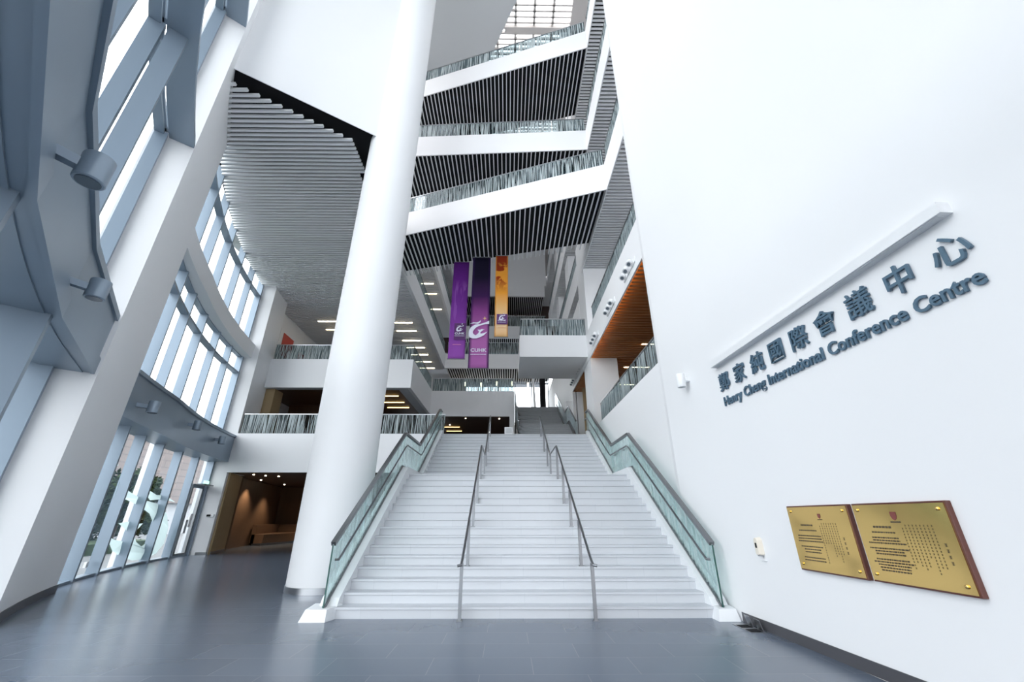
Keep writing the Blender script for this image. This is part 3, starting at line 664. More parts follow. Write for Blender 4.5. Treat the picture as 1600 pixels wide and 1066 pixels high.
# levels 4 to 6 across the back
for nm, k, y in (('slab_20', 4, 35.4), ('slab_21', 5, 40), ('slab_22', 6, 40)):
    zb, zt = LV[k]; lb_ = {4: 'fourth', 5: 'fifth', 6: 'sixth'}[k] + ' floor slab edge across the back'
    t = struct(thing(nm, (0, y, zb), lb_, 'slab'), lb_, 'slab')
    b = MB(); b.box(-6.1, y, zb, GX, y + .2, zt); b.box(-5.8, y + .2, zb + .5, GX, y + 5, zt - .3); b.build('fascia', 'white', t)
    MB().box(-5.8, y + .2, zb + .3, GX, y + 5, zb + .499).build('plenum', 'black', t)
    slats([(-5.8, y + .2), (GX, y + .2), (GX, y + 5), (-5.8, y + 5)], 1, .225, .06, zb, zb + .1).build('slats', 'slat', t)
balustrade('glass railing on the fourth floor across the back', [(-5.7, 35.5, 15.65), (GX, 35.5, 15.65)], 1.2, panel=2.4)
balustrade('glass railing on the fifth floor across the back', [(-5.7, 40.1, 20.75), (GX, 40.1, 20.75)], 1.3, panel=2.4)
struct(MB().box(-6, 40.0, 25.9, GX + .2, 40.2, 31).build('wall_back_top', 'white'), 'light wall above the sixth floor at the back', 'wall')
struct(MB().box(-10, 45.1, 19.8, 9, 45.3, 26).build('wall_back_upper', 'dark_ceiling'), 'dark wall behind the fifth and sixth floor at the back', 'wall')
b = MB(); b.box(-10, 43.0, 18.85, 9, 43.2, 19.85); struct(b.build('wall_back_header', 'dark_ceiling'), 'dark header over the fourth floor back windows', 'wall')
def flat_window(name, label, x0, x1, y, z0, z1, n):
    t = struct(thing(name, ((x0 + x1) / 2, y, z0), label, 'window'), label, 'window')
    for i in range(n + 1):
        x = x0 + (x1 - x0) * i / n; MB().box(x - .05, y - .1, z0, x + .05, y, z1).build('mullion', 'blue_metal', t)
    MB().box(x0, y - .08, z0, x1, y, z0 + .08).build('sill_rail', 'blue_metal', t); MB().box(x0, y - .08, z1 - .08, x1, y, z1).build('head_rail', 'blue_metal', t)
    MB().box(x0, y - .06, z0, x1, y - .05, z1).build('glass_pane', 'glass_out', t)
flat_window('window_8', 'bright back windows of the third floor beyond the far stairs', -4.3, 4.1, 40, 10.06, 14.2, 5)
flat_window('window_9', 'bright strip of back windows on the fourth floor', -6, 4.5, 43.1, 15.2, 18.85, 6)
flat_window('window_11', 'pale glazed doors at the back left of the second floor', -9.3, -7.2, 36.1, 5.08, 8.0, 2)
# far stairs
t = thing('far_staircase', (1.7, 21, 5.075), 'second grey staircase, its stone darkened for shade, climbing at the back beyond the top of the stairs', 'stairs')
def fl2(y0, z0, n): return flight(y0, z0, n, 0)
pr, ye, ze = flight(21.0, 5.075, 8, 0); MB().profile_x([(24.9, 5.075)] + pr + [(24.9, ze)], .6, 3.5).build('lower_flight', 'shaded_grey_stone', t)
pr, ye, z2 = flight(24.9, ze, 14, 0); MB().profile_x([(40, 5.075), (24.9, 5.075)] + pr + [(40, z2)], .6, 3.5).build('upper_flight', 'shaded_grey_stone', t)
for x, lb_ in ((.55, 'dark glass balustrade on the near side of the far stairs'), (3.55, 'dark glass balustrade on the wall side of the far stairs')):
    g = thing('glass_balustrade', (x, 21, 5.1), lb_, 'balustrade', 'far stair balustrades')
    bt = [(20.7, 5.1), (21.0, 5.15), (23.4, 6.55), (24.9, 6.55), (29.1, 9.0), (29.8, 9.0)]
    for p, q in zip(bt, bt[1:]): MB().panel((x, *p), (x, *q), (x, q[0], q[1] + 1.05), (x, p[0], p[1] + 1.05), .014, p[0]).build('glass_panel', 'glass', g)
    r = MB(); [r.bar((x, p[0], p[1] + 1.05), (x, q[0], q[1] + 1.05), .06, .05) for p, q in zip(bt, bt[1:])]; r.build('top_rail', 'steel', g)
    r = MB(); [r.bar((x, p[0], p[1] + .1), (x, q[0], q[1] + .1), .07, .22) for p, q in zip(bt, bt[1:])]; r.build('stringer', 'dark_steel', g)
struct(MB().lathe((3.3, 37.2, 8.9), [(.28, 0), (.28, 5.4)], 24).build('column', 'black', smooth=True), 'dark round column before the back windows', 'column')
e = thing('inclined_parapet', (2.9, 34, 8.9), 'sloping white parapet in front of the dark column at the back', 'parapet')
MB().hexa([(2.3, 34, 8.93), (2.45, 34, 8.93), (2.45, 36.6, 8.93), (2.3, 36.6, 8.93)], [(2.3, 34, 9.6), (2.45, 34, 9.6), (2.45, 36.6, 14.0), (2.3, 36.6, 14.0)]).build('panel', 'white', e)
# box balcony
t = struct(thing('slab_23', (2.4, 19.5, 9.2), 'x', 'slab'), 'white box balcony jutting out from the right pier', 'slab')
b = MB(); b.box(.6, 19.5, 9.2, GX, 23.1, 9.35); b.box(.6, 19.5, 9.35, GX, 19.7, 10.42); b.box(.6, 19.7, 9.35, .8, 23.1, 10.42); b.box(.8, 22.9, 9.35, GX, 23.1, 10.42); b.box(.8, 19.7, 9.35, GX, 22.9, 10.0)
b.build('fascia', 'white', t)
balustrade('glass railing on the white box balcony', [(.68, 23.0, 10.42), (.68, 19.58, 10.42), (GX, 19.58, 10.42)], .98)
for i, x in enumerate((.85, 1.0, 1.14, 1.28, 1.75, 1.9, 2.05)):
    h = (.62, .58, .64, .6, .5, .46, .38)[i]
    o = MB().hexa([(x, 20.0, 10.0), (x + .10, 20.0, 10.0), (x + .10, 20.1, 10.0), (x, 20.1, 10.0)], [(x + .01, 20.04, 10.0 + h + .25), (x + .09, 20.04, 10.0 + h + .18), (x + .09, 20.06, 10.0 + h + .18), (x + .01, 20.06, 10.0 + h + .25)])
    tag(o.build('display_card', 'paper'), ('first', 'second', 'third', 'fourth', 'fifth', 'sixth', 'seventh')[i] + ' white standing card from the left behind the box balcony glass', 'card', 'white cards on the box balcony')
eb = thing('notice_stand', (.1, 19.4, 5.075), 'small white notice board at the top of the stairs', 'notice board')
MB().box(-.15, 19.38, 5.2, .25, 19.41, 5.55).build('board', 'paper', eb)
MB().box(-.1, 19.37, 5.26, .2, 19.379, 5.5).build('print', 'grey_paint', eb)
for x in (-.12, .2): MB().box(x, 19.39, 5.075, x + .025, 19.42, 5.3).build('leg', 'steel', eb)

# ------------------------------------------------------------------ roof and skylight
def roof(name, poly, z0, z1, m, lb_): struct(MB().prism(poly, z0, z1).build(name, m), lb_, 'ceiling')
roof('ceiling_roof_left', [(1.9, 11.8), (-6.2, 27.6), (-6.2, 46), (-17, 46), (-17, 11.8)], 31, 31.4, 'grey_paint', 'sloping edged pale ceiling beside the skylight')
roof('ceiling_light_block', [(-17, -7), (4.3, -7), (4.3, 11.79), (-17, 11.79)], 31, 31.4, 'grey_paint', 'unseen pale ceiling over the front of the hall, added to cut overhead light')  # out of view; added so less light falls from above
struct(MB().box(-4.5, -7.2, 4.5, 4.3, -7, 31.2).build('wall_light_block', 'grey_paint'), 'unseen wall behind the viewer, added to cut frontal light', 'wall')  # out of view; added to block light from behind the camera
roof('ceiling_roof_right', [(3.95, 8), (9.2, 8), (9.2, 46), (3.95, 46)], 31, 31.4, 'beige', 'pale ceiling strip on the right of the skylight')
roof('ceiling_roof_back', [(-6.2, 27.6), (3.95, 27.6), (3.95, 46), (-6.2, 46)], 31, 31.4, 'grey_paint', 'pale ceiling behind the skylight')
sky = struct(thing('window_10', (1, 19, 31), 'x', 'window'), 'white skylight grid in the roof above the bridges', 'window')
g = MB(); y = 11.9
while y < 27.5:
    g.box(-6.1, y, 31.02, 3.95, y + .08, 31.24); y += .33
g.build('louvres', 'beige', sky)
for x in (-4.4, -3.2, -2.0, -.8, .4, 1.6, 2.8): MB().box(x - .07, 11.8, 31.02, x + .07, 27.6, 31.45).build('rafter', 'beige', sky)
MB().box(-.3, 16.1, 30.9, 3.95, 16.5, 31.38).build('cross_beam', 'beige', sky)
pp = thing('drain_pipe', (4.2, 15.5, 28), 'white bent pipe under the roof near the skylight', 'pipe')
MB().tube([(3.2, 16.0, 30.0), (3.75, 16.0, 30.0), (3.85, 16.0, 30.1), (3.85, 16.0, 30.95)], .12, 12).build('pipe_run', 'white_metal', pp, True)

def finish(n, poly, z, lb_, m='floor'): struct(MB().prism(poly, z, z + .006).build('floor_%d' % n, m), lb_, 'floor')
finish(2, [(-3.2, 18.7), (4.1, 18.7), (9, 18.7), (9, 45), (-3.2, 45)], 5.071, 'grey floor at the top of the stairs', 'grey_concrete')
finish(3, [(-13.9, 21.6), (-3.3, 21.6), (-3.3, 36), (-15, 36), (-14.9, 23)], 5.071, 'dark tiled floor of the second floor balcony')
finish(4, [(-15.2, 23.3), (-5.95, 23.3), (-5.95, 40), (-15.5, 40)], 10.051, 'dark tiled floor of the third floor balcony')
finish(5, [(-5.7, 29.75), (.3, 29.75), (.3, 40), (-5.7, 40)], 10.051, 'dark tiled floor of the third floor bridge')
for i, k in enumerate((4, 5, 6)):
    finish(6 + i, [(4.2, 8.7), (8.9, 8.7), (8.9, 19), (4.2, 19)], LV[k][1] - .449, ('fourth', 'fifth', 'sixth')[i] + ' floor gallery flooring on the right')
    finish(9 + i, [(-6, LV[k][0] * 0 + (35.7 if k == 4 else 40.3)), (4, 35.7 if k == 4 else 40.3), (4, 45), (-6, 45)], LV[k][1] - .299, ('fourth', 'fifth', 'sixth')[i] + ' floor flooring across the back')
finish(12, [(4.2, 9), (8.9, 9), (8.9, 18.5), (4.2, 18.5)], 5.071, 'dark tiled floor of the right second floor gallery')
finish(13, [(4.2, 8.7), (8.9, 8.7), (8.9, 18.9), (4.2, 18.9)], 10.001, 'dark tiled floor of the right third floor gallery')

# ------------------------------------------------------------------ outer shell at the back and far left
b = MB(); b.box(-18, 46.2, -.2, 9.3, 46.4, 5.2); b.box(-18, 46.2, 5.2, -13.5, 46.4, 9.6); b.box(-7, 46.2, 5.2, 9.3, 46.4, 9.6); b.box(-18, 46.2, 19.4, 9.3, 46.4, 31.2); b.box(-18, 46.2, 9.6, -6, 46.4, 19.4); b.box(6.5, 46.2, 9.6, 9.3, 46.4, 19.4)
struct(b.build('wall_back', 'grey_paint'), 'outer back wall of the atrium', 'wall')
b = MB(); b.prism([(-15.7, 23.3), (-15.5, 23.3), (-17.6, 46.2), (-17.8, 46.2)], 3.95, 15); b.prism([(-17.5, 33.2), (-17.4, 33.2), (-18.0, 46.2), (-18.1, 46.2)], -.2, 3.95); b.box(-17.8, 36, 15, -17.6, 46.2, 31.2); b.box(-17.8, 36, 15, -9.7, 36.2, 31.2)
struct(b.build('wall_left_outer', 'grey_paint'), 'outer left wall beyond the far pier', 'wall')

# ------------------------------------------------------------------ ceiling lights
ORD = ['first', 'second', 'third', 'fourth', 'fifth', 'sixth', 'seventh']
def light(x0, x1, y, z, m, label, group):
    t = thing('linear_light', ((x0 + x1) / 2, y, z - .03), label, 'ceiling light', group)
    MB().box(x0 - .02, y - .06, z, x1 + .02, y + .06, z + .05).build('housing', 'white_metal', t)
    MB().box(x0, y - .04, z - .02, x1, y + .04, z).build('diffuser', m, t)
for i, y in enumerate((25.87, 27.28, 29.06, 30.5, 32.05, 33.75, 35.4)):
    light(-8.22, -6.78, y, 14.24, 'warm', ORD[i] + ' warm strip light from the front in the row right of the column', 'strip lights in the slatted ceiling')
for i, y in enumerate((25.73, 27.1)):
    light(-13.35, -11.9, y, 14.24, 'warm', ORD[i] + ' warm strip light from the front left of the column', 'strip lights in the slatted ceiling')
for i, y in enumerate((28.95, 30.6, 33.45)):
    light(-7.2, -6.2, y, 19.33, 'warm', ORD[i] + ' warm strip light from the front under the fifth floor gallery', 'strip lights under the fifth floor')
for i, y in enumerate((24.97, 26.55, 27.95)):
    light(-8.4, -6.92, y, 8.64, 'amber', ORD[i] + ' amber strip light from the front in the brown soffit beside the column', 'amber lights in the brown soffit')
for i, (y, a, b) in enumerate(((17.2, 6.2, 7.3), (20.35, 6.2, 7.55), (23.45, 6.6, 7.6))):
    light(a, b, y, 8.96, 'warm', ORD[i] + ' warm strip light from the front in the brown right soffit', 'strip lights in the right soffit')
for i, y in enumerate((33.8, 35.5)):
    light(-5.3, -4.0, y, 8.48, 'amber', ('nearer', 'farther')[i] + ' amber strip light in the dark room at the top of the stairs', 'amber lights in the dark room')
for i, (x, y) in enumerate(((-3.2, 30.6), (-.65, 30.7), (-4.7, 33.0), (-1.6, 36))):
    tag(MB().lathe((x, y, 8.47), [(.045, 0), (.045, .03)], 12).build('downlight', 'spot'), ('small bright downlight left of centre at the top of the dark room opening', 'small bright downlight at the right of the dark room opening', 'small downlight deep on the left of the dark room', 'small downlight deep on the right of the dark room')[i], 'downlight', 'downlights in the dark room')
for i, (x, y) in enumerate(((-13.4, 22.6), (-13.1, 23.2), (-12.6, 23.6), (-9.6, 23.2), (-9.5, 26.5), (-11.5, 25.5))):
    tag(MB().lathe((x, y, 3.65), [(.045, 0), (.045, .03)], 12).build('downlight', 'spot'), ORD[i] + ' small downlight counted from the tan panel in the room under the balcony', 'downlight', 'downlights under the balcony')
for i, (x, y) in enumerate(((-14.9, 26.0), (-15.3, 29.6), (-12.6, 31.9))):
    d_ = tag(MB().lathe((x, y, 3.65), [(.045, 0), (.045, .03)], 12).build('wall_washer', 'spot'), ('wall washing downlight nearest the tan panel in the room under the balcony', 'wall washing downlight over the corner of the bench', 'wall washing downlight farthest along the bench')[i], 'downlight', 'wall washers under the balcony')
    L_ = bpy.data.lights.new('wall_washer_light', 'SPOT'); L_.energy = 42; L_.color = (1.0, .78, .55); L_.spot_size = R_(110); L_.spot_blend = .6; L_.shadow_soft_size = .05
    lo_ = bpy.data.objects.new('wall_washer_light', L_); COL.objects.link(lo_); lo_.parent = d_; lo_.location = (0, 0, -.03)
for i, (x, y) in enumerate(((-4.2, 38.4), (-2.66, 38.6), (-1.1, 38.2), (.4, 38.2), (2.0, 38.6))):
    t = thing('pendant_lamp', (x, y, 13.6), ORD[i] + ' small warm pendant lamp from the left above the back railing', 'pendant lamp', 'pendant lamps at the back')
    MB().lathe((x, y, 13.45), [(.08, 0), (.08, .4)], 14).build('shade', 'lamp_glow', t, True)
    MB().tube([(x, y, 13.9), (x, y, 14.56)], .012, 6).build('rod', 'black', t)
# three-lamp spotlights on the right fascia
TRI = [(11.65, 'triple spotlight at the upper end of the brown soffit edge'), (14.3, 'triple spotlight halfway along the brown soffit edge'), (17.4, 'triple spotlight at the lower end of the brown soffit edge'), (21.8, 'triple spotlight on the white wall beyond the right pier'), (24.0, 'farthest triple spotlight on the white wall beyond the right pier')]
for y, lb_ in TRI:
    z = 9.32
    t = thing('triple_spotlight', (GX, y, z), lb_, 'spotlight', 'triple spotlights along the right fascia')
    MB().box(GX - .03, y - .65, z - .1, GX, y + .65, z + .12).build('mounting_plate', 'white_metal', t)
    for dy in (-.42, 0, .42):
        h = MB().tube([(GX - .03, y + dy, z + .02), (GX - .13, y + dy, z)], .03, 8).build('arm', 'white_metal', t, True)
        MB().tube([(GX - .10, y + dy + .05, z + .09), (GX - .17, y + dy - .05, z - .09)], [.085, .10], 16).build('lamp_head', 'white_metal', h, True)
        MB().tube([(GX - .17, y + dy - .05, z - .09), (GX - .173, y + dy - .055, z - .097)], .062, 16).build('lens', 'lens', h, True)

# ------------------------------------------------------------------ hanging banners
def banner(label, x0, x1, y, z0, z1, bmat, flare=0.0, dx=0.0):
    t = thing('banner', ((x0 + x1) / 2, y, z0), label, 'banner', 'hanging banners')
    mb = MB(); nz = 24; nx = 10
    def P(i, j):
        u, v = i / nx, j / nz; k = 1 + flare * (1 - v) ** 2
        x = (x0 + x1) / 2 + (u - .5) * (x1 - x0) * k + dx * (1 - v)
        return (x, y + .012 * math.sin(u * 6.3 + v * 2) * (1 - v * .6) + .01 * math.sin(v * 9 + u), z0 + (z1 - z0) * v)
    for j in range(nz):
        for i in range(nx):
            c = [(i, j), (i + 1, j), (i + 1, j + 1), (i, j + 1)]
            mb.face([P(*q) for q in c], [(q[0] / nx, q[1] / nz) for q in c])
    o = mb.build('cloth', bmat, t, True)
    bm = bmesh.new(); bm.from_mesh(o.data); bmesh.ops.remove_doubles(bm, verts=bm.verts, dist=1e-4); bmesh.ops.recalc_face_normals(bm, faces=bm.faces); bm.to_mesh(o.data); bm.free()
    for p in o.data.polygons: p.use_smooth = True
    so = o.modifiers.new('thickness', 'SOLIDIFY'); so.thickness = .006
    MB().tube([(x0 - .02 + dx - flare * .3, y, z0), (x1 + .02 + dx + flare * .3, y, z0)], .02, 8).build('bottom_rod', 'dark_steel', t, True)
    MB().tube([(x0 - .02, y, z1), (x1 + .02, y, z1)], .02, 8).build('top_rod', 'dark_steel', t, True)
    for x in (x0 + .05, x1 - .05): MB().tube([(x, y, z1), (x, y, 14.5)], .006, 6).build('cord', 'dark_steel', t)
    return t
def emb_at(cx, cz, sz, y): return lambda u, v, th: (cx + (u - .5) * sz, y - .045 - th, cz + (v - .45) * sz)
FACE = Matrix.Rotation(R_(90), 4, 'X')
def words(t, cx, cz, wd, size, y, s='CUHK', m='emblem'):
    text_obj('lettering', s, size, Matrix.Translation((cx, y - .05, cz)) @ FACE, m, t, .004, .004 * size / .2, wd)
    mb = MB(); x = cx - wd / 2
    while x < cx + wd / 2 - .02:
        k = random.uniform(.3, 1) * wd / 12; mb.box(x, y - .052, cz - size * .62, min(x + k, cx + wd / 2), y - .048, cz - size * .46); x += k + wd / 60
    mb.build('caption', m, t)
bm1 = banner_mat('violet_banner_cloth', [(0, (.47, .14, .62)), (.25, (.38, .10, .55)), (.5, (.27, .06, .43)), (.8, (.19, .03, .33)), (1, (.13, .02, .24))], ((.45, .15, .62), (2.0, 2.2, 1), .52, .6, .25, .8, .55))
bm2 = banner_mat('plum_banner_cloth', [(0, (.58, .20, .55)), (.30, (.56, .19, .52)), (.47, (.33, .08, .33)), (.62, (.06, .015, .10)), (.8, (.010, .006, .03)), (1, (.008, .006, .025))], None, ((.035, .012, .09), .16, .86))
bm3 = banner_mat('orange_banner_cloth', [(0, (.93, .62, .28)), (.12, (.95, .74, .48)), (.35, (.92, .62, .26)), (.52, (.88, .42, .05)), (.70, (.42, .06, .012)), (1, (.36, .04, .012))], ((.88, .42, .05), (1.2, 9.0, 1), .5, .45, .52, .92, .95), ((.82, .36, .04), .12, .88))
y1, y2, y3 = 18.35, 17.9, 17.75
b1 = banner('violet hanging banner nearest the column', -2.92, -2.10, y1, 8.62, 14.2, bm1, 0, .0)
MB().box(-2.68, y1 - .045, 9.62, -2.11, y1 - .04, 10.52).build('badge', 'plum', b1)
flat_shape(EMB + [STAR], emb_at(-2.40, 10.22, .36, y1), .012).build('emblem', 'emblem', b1)
words(b1, -2.40, 9.90, .48, .15, y1 - .01); MB().box(-2.72, y1 - .05, 9.34, -2.30, y1 - .045, 9.38).build('caption', 'pink_line', b1)
b2 = banner('long plum hanging banner in the middle with large pale bird emblem', -1.86, -.93, y2, 7.98, 14.2, bm2, .04, .0)
flat_shape(EMB, emb_at(-1.42, 9.92, .98, y2), .01).build('emblem', 'emblem', b2)
flat_shape([[(x * .8 + .1, v * .8) for x, v in STAR]], emb_at(-1.37, 10.1, .98, y2), .01).build('star', 'gold_print', b2)
words(b2, -1.40, 8.80, .76, .25, y2)
b3 = banner('orange hanging banner, the shortest of the three', -.66, -.02, y3, 9.52, 14.2, bm3, 0, .0)
MB().box(-.56, y3 - .045, 10.18, -.03, y3 - .04, 10.74).build('badge', M['pink_line'] if 0 else 'plum', b3)
flat_shape(EMB + [STAR], emb_at(-.30, 10.54, .30, y3), .012).build('emblem', 'emblem', b3)
words(b3, -.30, 10.34, .40, .12, y3 - .01); MB().box(-.5, y3 - .05, 10.0, -.12, y3 - .045, 10.03).build('caption', 'gold_print', b3)

# ------------------------------------------------------------------ sign wall: letters, light bar, plaques, small devices
def wall_mtx(y, z, off):
    """x along the reading direction (towards the camera), y up, z out of the wall"""
    ex, ey, ez = -WD, Vector((0, 0, 1)), WN
    m = Matrix.Identity(4)
    for i in range(3): m[i][0], m[i][1], m[i][2] = ex[i], ey[i], ez[i]
    m.translation = WR(y, z, off); return m
t = thing('sign_lettering', WR(5.1, 3.75, 0), 'large slate blue Chinese characters on the right wall below the light bar', 'sign')
for ch, y in zip('鄭家純國際會議中心', (7.09, 6.59, 6.09, 5.61, 5.12, 4.64, 4.12, 3.61, 3.09)):
    text_obj('character', ch, .345, wall_mtx(y, 3.895, .025), 'letter', t, .03, .003)
t = thing('sign_lettering', WR(5.1, 3.46, 0), 'slate blue English lettering line under the Chinese characters', 'sign')
full = 4.27; unit = full / 18.97
words_e = [('Henry', 0), ('Cheng', 6), ('International', 12), ('Conference', 26), ('Centre', 37)]
def adv(s):
    c = bpy.data.curves.new('m', 'FONT'); c.body = s; c.size = 1; o = bpy.data.objects.new('m', c); COL.objects.link(o); bpy.context.view_layer.update()
    me = bpy.data.meshes.new_from_object(o.evaluated_get(bpy.context.evaluated_depsgraph_get())); xs = [v.co.x for v in me.vertices]
    bpy.data.objects.remove(o); bpy.data.curves.remove(c); bpy.data.meshes.remove(me); return min(xs), max(xs)
S_ALL = 'Henry Cheng International Conference Centre'
for wd_, k in words_e:
    lo = adv(S_ALL[:k] + wd_[0])[1] - (adv(wd_[0])[1] - adv(wd_[0])[0]); hi = adv(S_ALL[:k + len(wd_)])[1]
    yc = 7.24 - unit * (lo + hi) / 2
    text_obj('word', wd_, unit, wall_mtx(yc, 3.465, .02), 'letter', t, .025, .0045, unit * (hi - lo))
t = thing('light_bar', WR(5.1, 4.25, 0), 'long slim white light bar fixed above the wall sign', 'light bar')
def wall_box(y0, y1, z0, z1, o0, o1):
    mb = MB(); p = [WR(y0, 0, o0), WR(y1, 0, o0), WR(y1, 0, o1), WR(y0, 0, o1)]; return mb.prism([(v.x, v.y) for v in p], z0, z1)
wall_box(2.95, 7.27, 4.21, 4.33, 0, .13).build('housing', 'white_metal', t)
wall_box(3.0, 7.22, 4.20, 4.212, .03, .11).build('lens', 'grey_paint', t)
# plaques
def plaque(y0, y1, z0, z1, label, seed, cols, crest_y, big):
    rnd = random.Random(seed); t = thing('plaque', WR((y0 + y1) / 2, z0, 0), label, 'plaque', 'brass plaques')
    wall_box(y0, y1, z0, z1, 0, .055).build('backing_board', 'mahogany', t, bevel=.006)
    pl = wall_box(y0 + .02, y1 - .012, z0 + .018, z1 - .018, .055, .062).build('brass_plate', 'brass', t)
    L = y1 - y0
    for yy, zz in ((y0 + .09, z0 + .08), (y1 - .07, z0 + .08), (y0 + .09, z1 - .07), (y1 - .07, z1 - .07)):
        p = WR(yy, zz, .062); q = WR(yy, zz, .08)
        MB().tube([p, p + (q - p) * .6, q], [.018, .017, .006], 14).build('stud', 'brass', t, True)
    o = .0635
    lines = 17 if big else 14
    zt_ = z1 - .24
    yc = y1 - L * .30
    for i in range(lines):
        z = zt_ - i * (z1 - z0 - .34) / lines
        if i in (1, 3, 7, 11): continue
        if i in (0, 2, 4, 8, 12): tx = MB()
        half = L * (.10 if i == 0 else rnd.uniform(.13, .215)); y = yc + half
        while y > yc - half:
            k = rnd.uniform(.01, .035); a = WR(y, z, o); b = WR(max(y - k, yc - half), z, o); dz = Vector((0, 0, .007 if i else .010))
            tx.face([a - dz, b - dz, b + dz, a + dz]); y -= k + .008
        if i in (0, 2, 6, 10, lines - 1): tx.build('english_text', 'ink', t)
    n = cols
    for c in range(n + 1):
        tc_ = MB()
        y = y1 - L * .52 - c * L * .036 - (.03 if c == n else 0)
        top = z1 - .22 - (.03 if c == 0 else 0) - (.16 if c == n else 0); m = rnd.randint(9, 17) if c < n else 4; s = .013 if c < n else .024
        for k in range(m):
            z = top - k * s * 2.1
            if z < z0 + .1: break
            h = s * .46
            for (dy, dz, ey, ez) in ((0, h, 1, .22), (0, 0, 1, .2), (0, -h, .9, .22), (0, 0, .2, 1.1)):
                a = WR(y + dy + h * ey, z + dz - h * ez, o); b = WR(y + dy - h * ey, z + dz - h * ez, o)
                tc_.face([a, b, b + Vector((0, 0, 2 * h * ez)), a + Vector((0, 0, 2 * h * ez))])
        tc_.build('chinese_text', 'ink', t)
    cs = [(-.5, .5), (.5, .5), (.5, -.05), (.35, -.35), (0, -.6), (-.35, -.35), (-.5, -.05)]
    s = .05 if not big else .07
    flat_shape([cs], lambda u, v, th: tuple(WR(crest_y - u * s, z1 - .13 + v * s * 1.1, .062 + th)), .002).build('crest', 'crest', t)
    rb = MB(); p = wall_box(crest_y - s * .8, crest_y + s * .8, z1 - .13 - s * .95, z1 - .13 - s * .75, .062, .0645); p.build('ribbon', 'ink', t)
plaque(5.14, 6.21, .955, 1.745, 'smaller brass plaque on dark wood nearer the stairs', 3, 8, 5.62, False)
plaque(4.0, 5.075, .96, 1.745, 'brass plaque on dark wood with a shield crest nearer the camera', 5, 9, 4.57, True)
# wall lamp
t = thing('wall_spotlight', WR(8.42, 4.3, 0), 'small white cylinder lamp on the right wall left of the sign', 'spotlight')
c = WR(8.44, 4.34, .17)
MB().bar(WR(8.42, 4.36, 0), WR(8.42, 4.36, .1), .10, .10).build('bracket', 'white_metal', t)
MB().lathe(c - Vector((0, 0, .15)), [(.085, 0), (.09, .01), (.09, .29), (.086, .30)], 28).build('lamp_body', 'white_metal', t, True)
MB().lathe(c - Vector((0, 0, .156)), [(.07, 0), (.07, .01)], 28).build('lens', 'grey_paint', t, True)
# intercom
t = thing('intercom', WR(7.1, 1.05, 0), 'cream rounded dispenser with dark window on the wall beside the plaques', 'dispenser')
m_ = MB(); base = []
out = [(.055 * math.cos(a), .10 + .055 * math.sin(a)) for a in [math.pi * i / 10 for i in range(11)]] + [(-.055, -.09), (-.03, -.105), (.03, -.105), (.055, -.09)]
m_.hexa([WR(7.1 + u, 1.16 + v, 0) for u, v in out], [WR(7.1 + u * .86, 1.16 + v * .93, .085) for u, v in out]).build('housing', 'cream', t, bevel=.008)
MB().hexa([WR(7.1 + u * .4, 1.19 + v * .3, .08) for u, v in out], [WR(7.1 + u * .38, 1.19 + v * .28, .0875) for u, v in out]).build('window', 'black', t)
wall_box(7.07, 7.13, 1.045, 1.065, .01, .07).build('nozzle', 'steel', t)
wall_box(7.02, 7.16, .98, .99, 0, .03).build('drip_tray', 'white_metal', t)
# open floor box by the stair foot
t = thing('floor_socket_box', (3.82, 7.55, 0), 'open floor socket box with two raised lids beside the stair foot', 'floor box')
MB().box(3.68, 7.32, 0, 3.92, 7.9, .006).build('rim', 'steel', t)
for y in (7.42, 7.70):
    MB().box(3.70, y - .07, .006, 3.88, y + .1, .010).build('well', 'black', t)
    MB().hexa([(3.89, y - .06, .01), (3.90, y - .06, .01), (3.90, y + .09, .01), (3.89, y + .09, .01)], [(3.85, y - .06, .15), (3.86, y - .06, .15), (3.86, y + .09, .15), (3.85, y + .09, .15)]).build('lid', 'steel', t)

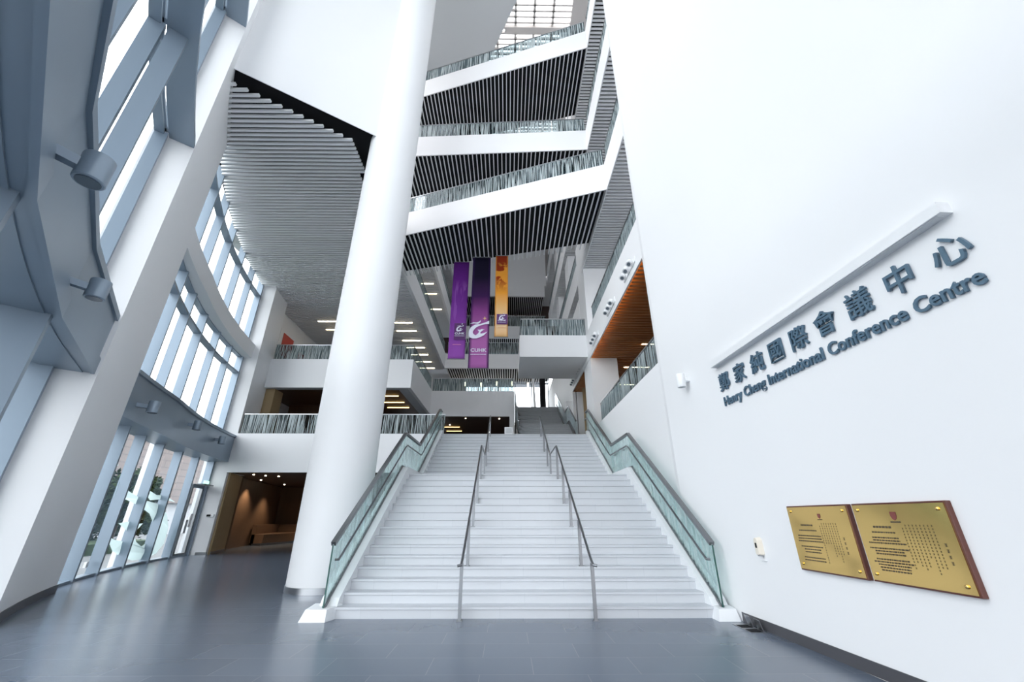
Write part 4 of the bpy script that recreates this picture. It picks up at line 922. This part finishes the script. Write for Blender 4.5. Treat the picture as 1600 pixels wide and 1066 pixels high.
# ------------------------------------------------------------------ outside: trees and the building opposite
def leaf_cloud(c, rx, ry, rz, n, s, rnd):
    mb = MB()
    for i in range(n):
        while True:
            p = Vector((rnd.uniform(-1, 1), rnd.uniform(-1, 1), rnd.uniform(-1, 1)))
            if .35 < p.length < 1: break
        k = .75 + .25 * math.sin(p.x * 7 + p.y * 5) * math.cos(p.z * 6)
        q = Vector(c) + Vector((p.x * rx * k, p.y * ry * k, p.z * rz * k))
        a = Vector((rnd.gauss(0, 1), rnd.gauss(0, 1), rnd.gauss(0, .6))).normalized() * s * rnd.uniform(.6, 1.3); b = a.orthogonal().normalized() * s * .5
        mb.face([q - a, q + b, q + a, q - b])
    return mb
TREES = [(-20.0, 15.5, 4.0, 1.6, 'leafy tree outside nearest the broad pier'), (-21.5, 20.5, 4.3, 1.8, 'leafy tree outside behind the frosted emblem'), (-24.0, 27.5, 4.6, 2.0, 'leafy tree outside seen beside the side door'), (-18.5, 10.0, 3.8, 1.5, 'leafy tree outside left of the broad pier'), (-31.5, 37.0, 5.4, 2.4, 'leafy tree farthest outside past the side door')]
for i, (x, y, h, r, lb_) in enumerate(TREES):
    rnd = random.Random(i); t = thing('tree', (x, y, 0), lb_, 'tree', 'trees outside the glass front')
    MB().tube([(x, y, 0), (x + .1, y, h * .3), (x, y + .1, h * .6)], [.13, .1, .06], 8).build('trunk', 'bark', t, True)
    leaf_cloud((x, y, h * .62), r, r, h * .42, 3000, .2, rnd).build('crown', 'foliage', t)
rnd = random.Random(9)
hd = MB()
for i in range(26):
    q = leaf_cloud((-22.5 - i * .2, 6 + i * 1.15, 1.3), .9, 1.0, 1.4, 420, .15, rnd); k = len(hd.v); hd.v += q.v; hd.f += [tuple(a + k for a in f) for f in q.f]; hd.uv += q.uv
tag(hd.build('hedge', 'foliage'), 'low hedge along the planting bed outside', 'hedge', kind='stuff')
bd = thing('neighbour_building', (-48, 45, 0), 'pinkish tiled building opposite, outside the glass front', 'building')
MB().prism([(-50, 0), (-46, 0), (-40, 75), (-50, 75)], 3.2, 13).build('facade', 'facade_tile', bd)
MB().prism([(-50, 0), (-46.6, 0), (-40.6, 75), (-50, 75)], -.3, 3.2).build('ground_storey', 'grey_concrete', bd)
